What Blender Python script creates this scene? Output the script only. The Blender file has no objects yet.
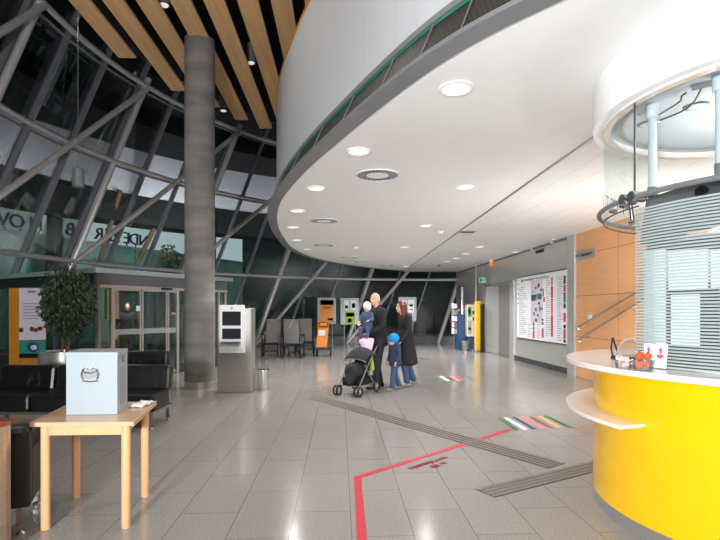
import bpy, bmesh, math, random
from mathutils import Vector, Matrix, noise
random.seed(7)
PI = math.pi
F, HZ, EYE = 500.0, 311.0, 1.5
COL = bpy.context.scene.collection

def P(px, py, h=0.0):
    """point of the horizontal plane at height h that the photo shows at px, py"""
    z = F * (h - EYE) / (HZ - py)
    return Vector(((px - 360) / F * z, z, h))

def Q(px, py, z):
    """point at distance z along the hall"""
    return Vector(((px - 360) / F * z, z, EYE + (HZ - py) / F * z))

# ------------------------------------------------------------------ materials
def lin(c):
    return tuple(((v / 255) / 12.92 if v / 255 <= .04045 else ((v / 255 + .055) / 1.055) ** 2.4) for v in c) + (1.0,)

def mat(name, rgb, rough=.5, metal=0.0, var=.06, scale=(6, 6, 6), spec=.5, bump=0.0, coat=0.0, emit=0.0, aniso=0.0):
    m = bpy.data.materials.new(name); m.use_nodes = True
    nt = m.node_tree; b = nt.nodes['Principled BSDF']
    tc = nt.nodes.new('ShaderNodeTexCoord'); mp = nt.nodes.new('ShaderNodeMapping'); mp.inputs['Scale'].default_value = scale
    nz = nt.nodes.new('ShaderNodeTexNoise'); nz.inputs['Scale'].default_value = 1; nz.inputs['Detail'].default_value = 4
    nt.links.new(tc.outputs['Object'], mp.inputs['Vector']); nt.links.new(mp.outputs['Vector'], nz.inputs['Vector'])
    cr = nt.nodes.new('ShaderNodeValToRGB'); c = lin(rgb)
    cr.color_ramp.elements[0].position = .3; cr.color_ramp.elements[1].position = .7
    cr.color_ramp.elements[0].color = tuple(max(0, v * (1 - var)) for v in c[:3]) + (1,)
    cr.color_ramp.elements[1].color = tuple(min(1, v * (1 + var)) for v in c[:3]) + (1,)
    nt.links.new(nz.outputs['Fac'], cr.inputs['Fac']); nt.links.new(cr.outputs['Color'], b.inputs['Base Color'])
    b.inputs['Roughness'].default_value = rough; b.inputs['Metallic'].default_value = metal
    b.inputs['Specular IOR Level'].default_value = spec; b.inputs['Coat Weight'].default_value = coat
    b.inputs['Anisotropic'].default_value = aniso
    if bump:
        bp = nt.nodes.new('ShaderNodeBump'); bp.inputs['Strength'].default_value = bump; bp.inputs['Distance'].default_value = .01
        nt.links.new(nz.outputs['Fac'], bp.inputs['Height']); nt.links.new(bp.outputs['Normal'], b.inputs['Normal'])
    if emit:
        b.inputs['Emission Color'].default_value = c; b.inputs['Emission Strength'].default_value = emit
    return m

def glass(name, tint, refl=1.0, rough=0.0, milk=0.0, milkcol=(230, 235, 235)):
    m = bpy.data.materials.new(name); m.use_nodes = True
    nt = m.node_tree; nt.nodes.clear()
    out = nt.nodes.new('ShaderNodeOutputMaterial'); tr = nt.nodes.new('ShaderNodeBsdfTransparent'); gl = nt.nodes.new('ShaderNodeBsdfGlossy')
    tr.inputs['Color'].default_value = lin(tint); gl.inputs['Roughness'].default_value = rough
    fr = nt.nodes.new('ShaderNodeFresnel'); fr.inputs['IOR'].default_value = 1.45
    mu = nt.nodes.new('ShaderNodeMath'); mu.operation = 'MULTIPLY'; mu.inputs[1].default_value = refl
    nt.links.new(fr.outputs[0], mu.inputs[0])
    mx = nt.nodes.new('ShaderNodeMixShader'); nt.links.new(mu.outputs[0], mx.inputs['Fac'])
    src = tr.outputs[0]
    if milk:
        df = nt.nodes.new('ShaderNodeBsdfDiffuse'); df.inputs['Color'].default_value = lin(milkcol)
        m2 = nt.nodes.new('ShaderNodeMixShader'); m2.inputs['Fac'].default_value = milk
        nt.links.new(tr.outputs[0], m2.inputs[1]); nt.links.new(df.outputs[0], m2.inputs[2]); src = m2.outputs[0]
    nt.links.new(src, mx.inputs[1]); nt.links.new(gl.outputs[0], mx.inputs[2]); nt.links.new(mx.outputs[0], out.inputs['Surface'])
    return m

def stripe_glass(name, period, duty):
    """clear glass printed with level frosted stripes"""
    m = glass(name, (245, 250, 249), .25, 0, .5, (192, 201, 201))
    nt = m.node_tree; tc = nt.nodes.new('ShaderNodeTexCoord'); sp = nt.nodes.new('ShaderNodeSeparateXYZ')
    nt.links.new(tc.outputs['Object'], sp.inputs[0])
    a = nt.nodes.new('ShaderNodeMath'); a.operation = 'DIVIDE'; a.inputs[1].default_value = period
    b = nt.nodes.new('ShaderNodeMath'); b.operation = 'FRACT'
    c = nt.nodes.new('ShaderNodeMath'); c.operation = 'LESS_THAN'; c.inputs[1].default_value = duty
    d = nt.nodes.new('ShaderNodeMath'); d.operation = 'MULTIPLY_ADD'; d.inputs[1].default_value = .5; d.inputs[2].default_value = .03
    nt.links.new(sp.outputs['Z'], a.inputs[0]); nt.links.new(a.outputs[0], b.inputs[0]); nt.links.new(b.outputs[0], c.inputs[0]); nt.links.new(c.outputs[0], d.inputs[0])
    for n in nt.nodes:
        if n.type == 'MIX_SHADER' and not n.inputs['Fac'].is_linked: nt.links.new(d.outputs[0], n.inputs['Fac'])
    return m

def floor_material():
    m = bpy.data.materials.new('granite tiles'); m.use_nodes = True
    nt = m.node_tree; b = nt.nodes['Principled BSDF']; L = nt.links.new
    tc = nt.nodes.new('ShaderNodeTexCoord'); mp = nt.nodes.new('ShaderNodeMapping')
    a = math.atan2(1, -.04)
    mp.inputs['Rotation'].default_value = (0, 0, -a); mp.inputs['Location'].default_value = (.12, .078, 0)
    L(tc.outputs['Object'], mp.inputs['Vector'])
    br = nt.nodes.new('ShaderNodeTexBrick'); br.offset = .5; br.inputs['Scale'].default_value = 1
    br.inputs['Brick Width'].default_value = .86; br.inputs['Row Height'].default_value = .417
    br.inputs['Mortar Size'].default_value = .0024; br.inputs['Mortar Smooth'].default_value = .1; br.inputs['Bias'].default_value = 0
    br.inputs['Color1'].default_value = lin((150, 146, 142)); br.inputs['Color2'].default_value = lin((146, 142, 138)); br.inputs['Mortar'].default_value = lin((88, 84, 80))
    L(mp.outputs['Vector'], br.inputs['Vector'])
    n1 = nt.nodes.new('ShaderNodeTexNoise'); n1.inputs['Scale'].default_value = 90; n1.inputs['Detail'].default_value = 3
    n2 = nt.nodes.new('ShaderNodeTexNoise'); n2.inputs['Scale'].default_value = .9
    L(tc.outputs['Object'], n1.inputs['Vector']); L(tc.outputs['Object'], n2.inputs['Vector'])
    r = nt.nodes.new('ShaderNodeMapRange'); r.inputs['From Min'].default_value = .3; r.inputs['From Max'].default_value = .7; r.inputs['To Min'].default_value = .7; r.inputs['To Max'].default_value = 1.22
    L(n1.outputs['Fac'], r.inputs['Value'])
    mx = nt.nodes.new('ShaderNodeMix'); mx.data_type = 'RGBA'; mx.blend_type = 'MULTIPLY'; mx.inputs['Factor'].default_value = 1
    L(br.outputs['Color'], mx.inputs['A']); L(r.outputs['Result'], mx.inputs['B'])
    L(mx.outputs['Result'], b.inputs['Base Color'])
    r2 = nt.nodes.new('ShaderNodeMapRange'); r2.inputs['To Min'].default_value = .1; r2.inputs['To Max'].default_value = .22
    L(n2.outputs['Fac'], r2.inputs['Value']); L(r2.outputs['Result'], b.inputs['Roughness'])
    b.inputs['Specular IOR Level'].default_value = .6
    return m

def panel_material(name, rgb, rough, metal, wu, wz, joint, axis_dir, streak=0.0):
    """cladding panels with thin joints; axis_dir is the run of the wall"""
    m = mat(name, rgb, rough, metal, .05, (1.2, 1.2, 40) if not streak else (2, 2, 14))
    nt = m.node_tree; b = nt.nodes['Principled BSDF']; L = nt.links.new
    tc = nt.nodes.new('ShaderNodeTexCoord')
    dt = nt.nodes.new('ShaderNodeVectorMath'); dt.operation = 'DOT_PRODUCT'; dt.inputs[1].default_value = axis_dir
    sp = nt.nodes.new('ShaderNodeSeparateXYZ'); L(tc.outputs['Object'], dt.inputs[0]); L(tc.outputs['Object'], sp.inputs[0])
    outs = []
    for src, w in ((dt.outputs['Value'], wu), (sp.outputs['Z'], wz)):
        q = nt.nodes.new('ShaderNodeMath'); q.operation = 'PINGPONG'; q.inputs[1].default_value = w / 2
        c = nt.nodes.new('ShaderNodeMath'); c.operation = 'LESS_THAN'; c.inputs[1].default_value = .005 if streak or wz > 50 else .011
        L(src, q.inputs[0]); L(q.outputs[0], c.inputs[0]); outs.append(c)
    mxm = nt.nodes.new('ShaderNodeMath'); mxm.operation = 'MAXIMUM'; L(outs[0].outputs[0], mxm.inputs[0]); L(outs[1].outputs[0], mxm.inputs[1])
    old = b.inputs['Base Color'].links[0].from_socket
    mx = nt.nodes.new('ShaderNodeMix'); mx.data_type = 'RGBA'
    L(mxm.outputs[0], mx.inputs['Factor']); L(old, mx.inputs['A']); mx.inputs['B'].default_value = lin(joint); L(mx.outputs['Result'], b.inputs['Base Color'])
    return m

def grille_material(name, rgb_bar, rgb_hole, sc):
    m = mat(name, rgb_bar, .35, .4, .03)
    nt = m.node_tree; b = nt.nodes['Principled BSDF']; L = nt.links.new
    tc = nt.nodes.new('ShaderNodeTexCoord'); v = nt.nodes.new('ShaderNodeTexVoronoi'); v.inputs['Scale'].default_value = sc; v.inputs['Randomness'].default_value = 0
    L(tc.outputs['Object'], v.inputs['Vector'])
    c = nt.nodes.new('ShaderNodeMath'); c.operation = 'LESS_THAN'; c.inputs[1].default_value = .38; L(v.outputs['Distance'], c.inputs[0])
    old = b.inputs['Base Color'].links[0].from_socket
    mx = nt.nodes.new('ShaderNodeMix'); mx.data_type = 'RGBA'
    L(c.outputs[0], mx.inputs['Factor']); L(old, mx.inputs['A']); mx.inputs['B'].default_value = lin(rgb_hole); L(mx.outputs['Result'], b.inputs['Base Color'])
    return m

T = dict(
    floor=floor_material(),
    white=mat('white plaster', (240, 240, 240), .6, 0, .01),
    metal_ceiling=mat('white metal ceiling panels', (236, 237, 237), .4, .0, .02, (.3, 8, 1)),
    drum=mat('pale grey drum lining', (190, 194, 199), .45, 0, .02, (9, 9, .3)),
    trim=mat('grey metal trim', (132, 134, 138), .4, .3, .03),
    grille=grille_material('perforated grille', (66, 68, 68), (8, 9, 9), 42),
    green_edge=mat('green glass edge', (40, 110, 90), .2, 0, .05),
    steel=mat('brushed steel', (190, 189, 187), .3, .75, .06, (2, 2, 60)),
    polished=mat('polished steel', (205, 203, 200), .16, 1, .03),
    tube=mat('grey painted steel tube', (228, 225, 224), .3, .4, .04),
    mullion=mat('grey aluminium mullion', (150, 149, 156), .4, .3, .04),
    dark=mat('black void lining', (9, 9, 10), .9, 0, .1),
    black_metal=mat('black metal', (24, 24, 26), .4, .3, .1),
    lift=mat('lift door steel', (138, 136, 134), .4, .6, .06, (3, 3, 50)),
    pilaster=mat('pale satin steel', (196, 196, 196), .3, .35, .04),
    rubber=mat('black rubber', (18, 18, 18), .7, 0, .1),
    concrete=mat('board marked concrete', (128, 125, 124), .8, 0, .25, (1.4, 1.4, 5), bump=.25),
    slat=mat('light maple slat', (232, 184, 132), .45, 0, .12, (9, .6, 9)),
    beech=mat('beech wood', (222, 172, 128), .4, 0, .07, (18, 18, 2)),
    beechtop=mat('beech veneer top', (206, 172, 138), .22, 0, .06, (3, 24, 6)),
    leather=mat('black leather', (17, 17, 19), .33, 0, .2, (14, 14, 14), bump=.35),
    chrome=mat('chrome', (200, 200, 202), .14, 1, .03),
    greybox=mat('pale grey enamel', (164, 175, 182), .35, 0, .02),
    greyside=mat('grey enamel', (150, 158, 163), .35, 0, .03),
    yellow=mat('yellow lacquer', (251, 195, 2), .22, 0, .02, coat=.3),
    counter=mat('white solid counter', (228, 222, 218), .16, 0, .03, coat=.3),
    orange=mat('orange lacquer', (236, 140, 12), .4, 0, .05),
    ochre=mat('ochre panel', (196, 128, 24), .5, 0, .1, (3, 3, 12)),
    paper=mat('white paper', (238, 240, 244), .7, 0, .01),
    lilac=mat('pale lilac poster', (214, 206, 222), .6, 0, .04),
    screen=mat('dark screen glass', (42, 46, 52), .12, 0, .05),
    blue=mat('blue lacquer', (38, 74, 118), .4, 0, .05),
    cream=mat('cream enamel', (214, 212, 190), .4, 0, .03),
    leaf=mat('ficus leaves', (50, 64, 43), .45, 0, .35, (8, 8, 8)),
    bark=mat('brown bark', (104, 74, 50), .8, 0, .2),
    soil=mat('potting soil', (42, 32, 26), .95, 0, .3, (30, 30, 30)),
    skin=mat('skin', (222, 172, 148), .5, 0, .04),
    hair=mat('dark red hair', (104, 36, 24), .45, 0, .25, (30, 30, 5)),
    stubble=mat('short grey hair', (120, 104, 94), .7, 0, .1),
    blackcloth=mat('black cloth', (26, 26, 30), .85, 0, .15, (20, 20, 20)),
    darkcloth=mat('charcoal cloth', (36, 36, 42), .85, 0, .15, (20, 20, 20)),
    denim=mat('blue denim', (58, 78, 112), .85, 0, .15, (25, 25, 25)),
    denim_dark=mat('dark denim', (44, 56, 82), .85, 0, .15, (25, 25, 25)),
    bluehat=mat('bright blue knit', (20, 132, 200), .85, 0, .08, (40, 40, 40)),
    pink=mat('pink fleece', (228, 186, 208), .9, 0, .06, (20, 20, 20)),
    redcloth=mat('dark pink cloth', (176, 50, 74), .85, 0, .1),
    whitecloth=mat('white knit', (232, 232, 236), .9, 0, .05, (20, 20, 20)),
    lime=mat('lime green cloth', (150, 176, 60), .85, 0, .1),
    shoe=mat('grey shoe', (128, 126, 124), .6, 0, .1),
    greyfabric=mat('grey woven fabric', (124, 122, 120), .7, 0, .08, (20, 20, 20)),
    red=mat('red floor tape', (192, 38, 58), .4, 0, .04),
    darkred=mat('dark red lettering', (132, 34, 48), .5, 0, .05),
    green=mat('green print', (34, 108, 66), .5, 0, .05),
    navy=mat('navy print', (48, 54, 98), .5, 0, .05),
    rose=mat('rose print', (232, 128, 126), .5, 0, .05),
    maroon=mat('maroon print', (160, 70, 84), .5, 0, .05),
    mustard=mat('mustard print', (222, 178, 92), .5, 0, .05),
    teal=mat('teal print', (44, 136, 124), .5, 0, .05),
    crimson=mat('crimson print', (214, 66, 100), .5, 0, .05),
    black=mat('black print', (30, 30, 34), .5, 0, .05),
    greyprint=mat('grey print', (150, 152, 158), .6, 0, .05),
    tactile=mat('ribbed tactile paving', (106, 100, 94), .5, 0, .08, (30, 30, 30)),
    pumpkin=mat('orange peel', (244, 84, 20), .45, 0, .1, (20, 20, 20)),
    pinkcandy=mat('pale pink wrapping', (240, 206, 196), .5, 0, .12, (60, 60, 60)),
    facade=mat('green glass facade', (98, 142, 128), .25, 0, .1, (.5, .5, .5)),
    facade_dark=mat('dark green facade', (13, 29, 25), .3, 0, .15, (.4, .4, .4)),
    soffit=mat('pale canopy fascia', (190, 186, 194), .5, 0, .03),
    canopy=mat('dark canopy cladding', (24, 25, 24), .6, 0, .2),
    brownrust=mat('brown canopy strut', (92, 66, 30), .6, 0, .2),
    asphalt=mat('grey paving', (90, 92, 90), .8, 0, .1),
    copper=mat('bronze steel', (176, 160, 146), .3, .9, .06, (3, 3, 40)),
    coppertop=mat('copper rim', (150, 92, 72), .3, .8, .08),
    warm_lamp=mat('lit downlight lens', (255, 250, 240), .5, 0, 0, emit=.55),
    amber=mat('amber lamp lens', (255, 110, 20), .4, 0, .02, emit=.5),
    exit=mat('lit exit panel', (172, 198, 186), .4, 0, .02, emit=.12),
    canopyin=mat('pale blue grey ceiling', (196, 202, 210), .5, 0, .02),
    dark_grey=mat('dark grey plastic', (64, 66, 70), .45, 0, .06),
    mid_grey=mat('mid grey plastic', (108, 110, 114), .5, 0, .06),
    glass_hall=glass('hall glazing', (218, 222, 222), .8),
    glass_door=glass('entrance glazing', (240, 247, 244), .8),
    glass_desk=glass('desk glazing', (250, 253, 252), .12),
    acrylic=glass('clear acrylic', (246, 249, 250), .7, .02, .05),
    frost=glass('frosted band', (210, 225, 220), .5, .1, .35),
    stripes=stripe_glass('striped desk glass', .0205, .58),
)
WALLDIR = Vector((-.048, 1, 0)).normalized()
T['cladding'] = panel_material('stainless wall panels', (226, 225, 224), .36, .72, 1.24, 2.62, (228, 228, 228), WALLDIR)
T['metal_ceiling'] = panel_material('white metal ceiling panels', (238, 239, 239), .35, 0, .32, 60, (205, 205, 206), Vector((1, .03, 0)).normalized())
T['woodwall'] = panel_material('orange wood veneer panels', (232, 172, 122), .62, 0, 1.9, .92, (150, 92, 52), WALLDIR, 1)

# ------------------------------------------------------------------ mesh builder
class M:
    def __init__(s): s.v = []; s.f = []
    def add(s, vs, fs):
        b = len(s.v); s.v += [Vector(v) for v in vs]; s.f += [tuple(b + i for i in f) for f in fs]; return s
    def box(s, x0, x1, y0, y1, z0, z1):
        return s.add([(x0,y0,z0),(x1,y0,z0),(x1,y1,z0),(x0,y1,z0),(x0,y0,z1),(x1,y0,z1),(x1,y1,z1),(x0,y1,z1)],
                     [(3,2,1,0),(4,5,6,7),(0,1,5,4),(1,2,6,5),(2,3,7,6),(3,0,4,7)])
    def obox(s, o, u, v, w):
        """box from corner o along three edge vectors"""
        o, u, v, w = Vector(o), Vector(u), Vector(v), Vector(w)
        if u.cross(v).dot(w) < 0: u, v = v, u
        return s.add([o, o+u, o+u+v, o+v, o+w, o+u+w, o+u+v+w, o+v+w], [(3,2,1,0),(4,5,6,7),(0,1,5,4),(1,2,6,5),(2,3,7,6),(3,0,4,7)])
    def prism(s, pts, z0, z1):
        n = len(pts); area = sum(pts[i][0]*pts[(i+1)%n][1]-pts[(i+1)%n][0]*pts[i][1] for i in range(n))
        if area < 0: pts = pts[::-1]
        return s.add([(p[0],p[1],z0) for p in pts]+[(p[0],p[1],z1) for p in pts],
                     [tuple(range(n-1,-1,-1)), tuple(range(n,2*n))]+[(i,(i+1)%n,n+(i+1)%n,n+i) for i in range(n)])
    def tube(s, pts, r, n=12, r1=None, closed=False):
        pts = [Vector(p) for p in pts]; k = len(pts); vs = []; fs = []; up = None
        for i, p in enumerate(pts):
            a = pts[i-1] if (i or closed) else p; b = pts[(i+1) % k] if (i < k-1 or closed) else p
            t = (b - a).normalized()
            if up is None: up = t.orthogonal().normalized()
            up = (up - t * up.dot(t)); up = up.normalized() if up.length > 1e-6 else t.orthogonal().normalized()
            w = t.cross(up); rr = r if r1 is None else r + (r1 - r) * i / max(1, k-1)
            vs += [p + (up * math.cos(2*PI*j/n) + w * math.sin(2*PI*j/n)) * rr for j in range(n)]
        for i in range(k if closed else k-1):
            for j in range(n):
                a, b = i*n, ((i+1) % k)*n
                fs.append((a+j, a+(j+1)%n, b+(j+1)%n, b+j))
        if not closed: fs += [tuple(range(n-1,-1,-1)), tuple((k-1)*n+j for j in range(n))]
        return s.add(vs, fs)
    def lathe(s, prof, c=(0,0), n=32):
        """solid turned about the vertical through c; prof = (radius, height) from bottom to top"""
        k = len(prof); vs = []; fs = []
        for r, z in prof: vs += [(c[0]+max(r,1e-4)*math.cos(2*PI*j/n), c[1]+max(r,1e-4)*math.sin(2*PI*j/n), z) for j in range(n)]
        for i in range(k-1):
            for j in range(n): fs.append((i*n+j, i*n+(j+1)%n, (i+1)*n+(j+1)%n, (i+1)*n+j))
        fs += [tuple(range(n-1,-1,-1)), tuple((k-1)*n+j for j in range(n))]
        return s.add(vs, fs)
    def sector(s, c, r0, r1, z0, z1, a0, a1, n=24):
        """arc of a ring, angles in degrees"""
        full = abs(a1-a0) >= 359.9; m = n if full else n+1; vs = []; fs = []
        for i in range(m):
            a = math.radians(a0+(a1-a0)*i/n); q = (math.cos(a), math.sin(a))
            vs += [(c[0]+r0*q[0],c[1]+r0*q[1],z0),(c[0]+r1*q[0],c[1]+r1*q[1],z0),(c[0]+r1*q[0],c[1]+r1*q[1],z1),(c[0]+r0*q[0],c[1]+r0*q[1],z1)]
        for i in range(n):
            a, b = 4*i, 4*((i+1)%m)
            for j in range(4): fs.append((a+j, a+(j+1)%4, b+(j+1)%4, b+j))
        if not full: fs += [(0,3,2,1),(4*n,4*n+1,4*n+2,4*n+3)]
        return s.add(vs, fs)
    def ell(s, c, r, n=14, rot=None):
        vs = []; fs = []; c = Vector(c); k = n//2
        for i in range(k+1):
            t = PI*i/k
            for j in range(n):
                p = Vector((r[0]*math.sin(t)*math.cos(2*PI*j/n), r[1]*math.sin(t)*math.sin(2*PI*j/n), -r[2]*math.cos(t)))
                if i in (0,k): p = Vector((1e-4*math.cos(2*PI*j/n),1e-4*math.sin(2*PI*j/n),p.z))
                vs.append(c + (rot @ p if rot else p))
        for i in range(k):
            for j in range(n): fs.append((i*n+j, i*n+(j+1)%n, (i+1)*n+(j+1)%n, (i+1)*n+j))
        fs += [tuple(range(n-1,-1,-1)), tuple(k*n+j for j in range(n))]
        return s.add(vs, fs)
    def cap(s, a, b, r0, r1, n=14):
        """tapered limb with round ends"""
        a, b = Vector(a), Vector(b); s.tube([a, b], r0, n, r1); s.ell(a, (r0,)*3, n); s.ell(b, (r1,)*3, n); return s
    def text(s, body, o, u, v, h, depth=.002, align='LEFT'):
        """raised lettering: o = left foot of the line, u = reading direction, v = up"""
        cu = bpy.data.curves.new('t', 'FONT'); cu.body = body; cu.size = 1; cu.align_x = align; cu.resolution_u = 2
        ob = bpy.data.objects.new('t', cu); COL.objects.link(ob); dg = bpy.context.evaluated_depsgraph_get()
        me = bpy.data.meshes.new_from_object(ob.evaluated_get(dg)); u, v = Vector(u).normalized(), Vector(v).normalized(); n = u.cross(v)
        vs = [Vector(o)+u*p.co.x*h/.7+v*p.co.y*h/.7+n*depth for p in me.vertices]
        s.add(vs, [tuple(p.vertices) for p in me.polygons])
        bpy.data.objects.remove(ob); bpy.data.curves.remove(cu); bpy.data.meshes.remove(me); return s
    def glyphs(s, o, u, v, length, h, depth=.002, seed=1):
        """a line of small illegible printed characters"""
        rg = random.Random(seed); o, u, v = Vector(o), Vector(u).normalized(), Vector(v).normalized(); n = u.cross(v)*depth; x = 0; t = h*.16
        while x < length-h*.6:
            if rg.random() < .13: x += h*.5; continue
            w = h*rg.choice((.3,.45,.55)); k = rg.randrange(4)
            s.obox(o+u*x, u*t, v*h*rg.choice((.7,.7,1)), n)
            if k: s.obox(o+u*(x+w-t), u*t, v*h*.7, n)
            if k != 2: s.obox(o+u*x+v*h*.58, u*w, v*t*.8, n)
            if k > 1: s.obox(o+u*x, u*w, v*t*.8, n)
            x += w+h*.16
        return s
    def mesh(s, name):
        me = bpy.data.meshes.new(name); me.from_pydata([tuple(v) for v in s.v], [], s.f); me.update(); return me
    def build(s, name, m, parent=None, world=True, smooth=None, bevel=0.0, fix=True):
        root = parent
        while root is not None and root.parent is not None: root = root.parent
        vs = s.v
        if root is not None and world:
            inv = (Matrix.Translation(root.location) @ root.rotation_euler.to_matrix().to_4x4()).inverted(); vs = [inv @ v for v in vs]
        me = bpy.data.meshes.new(name); me.from_pydata([tuple(v) for v in vs], [], s.f); me.update()
        if fix:
            bm = bmesh.new(); bm.from_mesh(me); bmesh.ops.recalc_face_normals(bm, faces=bm.faces); bm.to_mesh(me); bm.free()
        me.materials.append(T[m] if isinstance(m, str) else m)
        if smooth is not None:
            me.polygons.foreach_set('use_smooth', [True]*len(me.polygons)); me.set_sharp_from_angle(angle=math.radians(smooth))
        o = bpy.data.objects.new(name, me); COL.objects.link(o); o.parent = parent
        if bevel:
            b = o.modifiers.new('bevel', 'BEVEL'); b.width = bevel; b.segments = 2; b.limit_method = 'ANGLE'
        return o

def tag(o, label, cat, group=None, kind=None):
    o['label'] = label; o['category'] = cat
    if group: o['group'] = group
    if kind: o['kind'] = kind
    return o

def thing(name, label, cat, loc=(0,0,0), rz=0.0, group=None, kind=None):
    o = bpy.data.objects.new(name, None); COL.objects.link(o); o.location = loc; o.rotation_euler = (0,0,rz); o.empty_display_size = .1
    return tag(o, label, cat, group, kind)

def struct(o, label, cat):
    return tag(o, label, cat, None, 'structure')

def copy_tree(o, parent=None):
    c = o.copy(); COL.objects.link(c); c.parent = parent
    for ch in list(o.children): copy_tree(ch, c)
    return c

def spline(pts, n=8):
    out = []
    for i in range(len(pts)-1):
        a, b, c, d = pts[max(i-1,0)], pts[i], pts[i+1], pts[min(i+2,len(pts)-1)]
        for k in range(n):
            t = k/n
            out.append(tuple(.5*(2*b[j]+(c[j]-a[j])*t+(2*a[j]-5*b[j]+4*c[j]-d[j])*t*t+(3*b[j]-a[j]-3*c[j]+d[j])*t**3) for j in range(len(b))))
    out.append(tuple(pts[-1])); return out

def fuse(parts, name, m, parent, voxel=.012, world=False, smooth_it=6):
    """grow one closed skin over limbs and rounded masses"""
    me = parts.mesh('t'); ob = bpy.data.objects.new('t', me); COL.objects.link(ob)
    r = ob.modifiers.new('r', 'REMESH'); r.mode = 'VOXEL'; r.voxel_size = voxel
    sm = ob.modifiers.new('s', 'SMOOTH'); sm.factor = .5; sm.iterations = smooth_it
    dg = bpy.context.evaluated_depsgraph_get(); res = bpy.data.meshes.new_from_object(ob.evaluated_get(dg))
    out = M(); out.v = [v.co.copy() for v in res.vertices]; out.f = [tuple(p.vertices) for p in res.polygons]
    bpy.data.objects.remove(ob); bpy.data.meshes.remove(me); bpy.data.meshes.remove(res)
    return out.build(name, m, parent, world=world, smooth=80, fix=False)
# ================================================================== THE SETTING
LEAN = Vector((.34, .12, 1)); CX, CY, RAD = 2.6, 10.64, 12.6
TOP = 8.4; ROWS = [0.0, 2.97, 6.0, TOP, 9.25]
def G(deg, h, off=0.0):
    """point of the leaning glass drum"""
    a = math.radians(deg); return Vector((CX+.34*h+(RAD+off)*math.cos(a), CY+.12*h+(RAD+off)*math.sin(a), h))
WX = lambda z: 5.505 - .048*z          # the right-hand wall line

struct(M().box(-60, 40, -20, 70, -.25, -.02).build('ground_outside', 'asphalt'), 'grey paving outside the glazed hall', 'ground')
fl = [G(a, 0, .5)[:2] for a in range(80, 204, 4)] + [(-9.8, -5.2), (8, -5.2), (8, 23.4)]
struct(M().prism(fl, -.2, 0).build('floor', 'floor'), 'polished grey granite tile floor of the hall', 'floor')

# floor markings: red line, colour bars, ribbed guidance strips
def ground_strip(path, w, z0, z1, name, m):
    q = M(); n = len(path); L_, R_ = [], []
    for i, p in enumerate(path):
        d = ((path[i]-path[i-1]).normalized() if i else Vector((0,0,0))) + ((path[i+1]-path[i]).normalized() if i < n-1 else Vector((0,0,0)))
        d.normalize(); nn = Vector((-d.y, d.x, 0))
        k = 1.0 if i in (0, n-1) else 1/max(.4, abs(nn.dot(Vector((-(path[i+1]-path[i]).y, (path[i+1]-path[i]).x, 0)).normalized())))
        L_.append(p+nn*w/2*k); R_.append(p-nn*w/2*k)
    for i in range(n-1): q.prism([L_[i][:2], L_[i+1][:2], R_[i+1][:2], R_[i][:2]], z0, z1)
    return q.build(name, m)
rl = ground_strip([P(363, 556), P(357.5, 477.5), P(511, 429.5)], .066, .0005, .003, 'floor_line', 'red')
tag(rl, 'red guide line taped on the floor with one sharp bend', 'floor marking')
u_ = (P(446, 455)-P(404, 468)).normalized(); v_ = Vector((-u_.y, u_.x, 0))
for len_, org_, nm_ in ((.62, P(446, 457), 'upper and longer'), (.26, P(444.5, 462.5), 'lower and shorter')):
    tag(M().glyphs(org_+v_*.02, -u_, -v_, len_, .075, .004, int(len_*100)).build('floor_lettering', 'darkred'), nm_+' line of dark red lettering on the floor below the red line', 'floor marking')
#tx = M().text('bitte folgen Sie der', P(446, 457)+v_*.02, -u_, -v_, .05, .003).text('Linie', P(444, 462.5)+v_*.02, -u_, -v_, .05, .003)
#tag(tx.build('floor_lettering', 'darkred'), 'two short lines of dark red lettering on the floor below the red line', 'floor marking')
def bars(rows, label, group):
    for (x0, y0, x1, y1, w, c, nm) in rows:
        ground_strip([P(x0, y0), P(x1, y1)], w, .0005, .003, 'floor_bar', c)
        tag(LAST[-1], nm + ' bar ' + label, 'floor marking', group)
LAST = []
_b = M.build
def _build(s, *a, **k):
    o = _b(s, *a, **k); LAST.append(o); return o
M.build = _build
bars([(500,418.2,517,430.2,.058,'green','dark green'),(505.5,417.8,526,429.8,.055,'paper','white'),(513.5,417.2,534.5,429.2,.055,'navy','navy blue'),
      (521,416.8,543.5,428.8,.062,'rose','salmon pink'),(530,416.5,551.5,428,.055,'maroon','maroon'),(539,416.2,559.5,427.8,.058,'mustard','mustard yellow'),
      (545.5,416,570,427.6,.06,'green','dull green right-end')], 'in the near colour group by the red line', 'near floor colour bars')
bars([(435.8,376.4,443,380.8,.09,'green','dark green'),(441,376.3,448,380.8,.09,'paper','white'),(446,376.2,453.5,380.7,.09,'black','black'),
      (451,376.2,459,380.7,.1,'rose','pale rose'),(456,376,464,380.2,.09,'maroon','dull red'),(465.5,375.4,473,379.7,.055,'green','olive green right-end')], 'in the middle colour group, beyond the people', 'middle floor colour bars')
bars([(414,357.5,419,360.5,.1,'darkred','dull red'),(420,357.4,425,360.3,.1,'black','black'),(427,357.2,432,360,.1,'green','grey green')], 'in the farthest colour group, near the glazed end', 'far floor colour bars')
def tactile(a0, b0, a1, b1, label):
    """a0-b0 and a1-b1 are the two short ends"""
    t = thing('tactile_strip', label, 'tactile paving', (a0+b0)/2)
    M().prism([a0[:2], b0[:2], b1[:2], a1[:2]], .0004, .002).build('base_plate', 'dark_grey', t)
    for k in range(4):
        f = (k+.5)/4; s, e = a0.lerp(b0, f), a1.lerp(b1, f); d = (e-s).normalized(); n = Vector((-d.y, d.x, 0))*.024
        M().prism([(s+n)[:2], (e+n)[:2], (e-n)[:2], (s-n)[:2]], .002, .007).build('rib', 'tactile', t)
tactile(P(475,489.5), P(495,497.5), P(620,455), P(632,462.5), 'ribbed grey guidance strip running towards the yellow desk')
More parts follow.
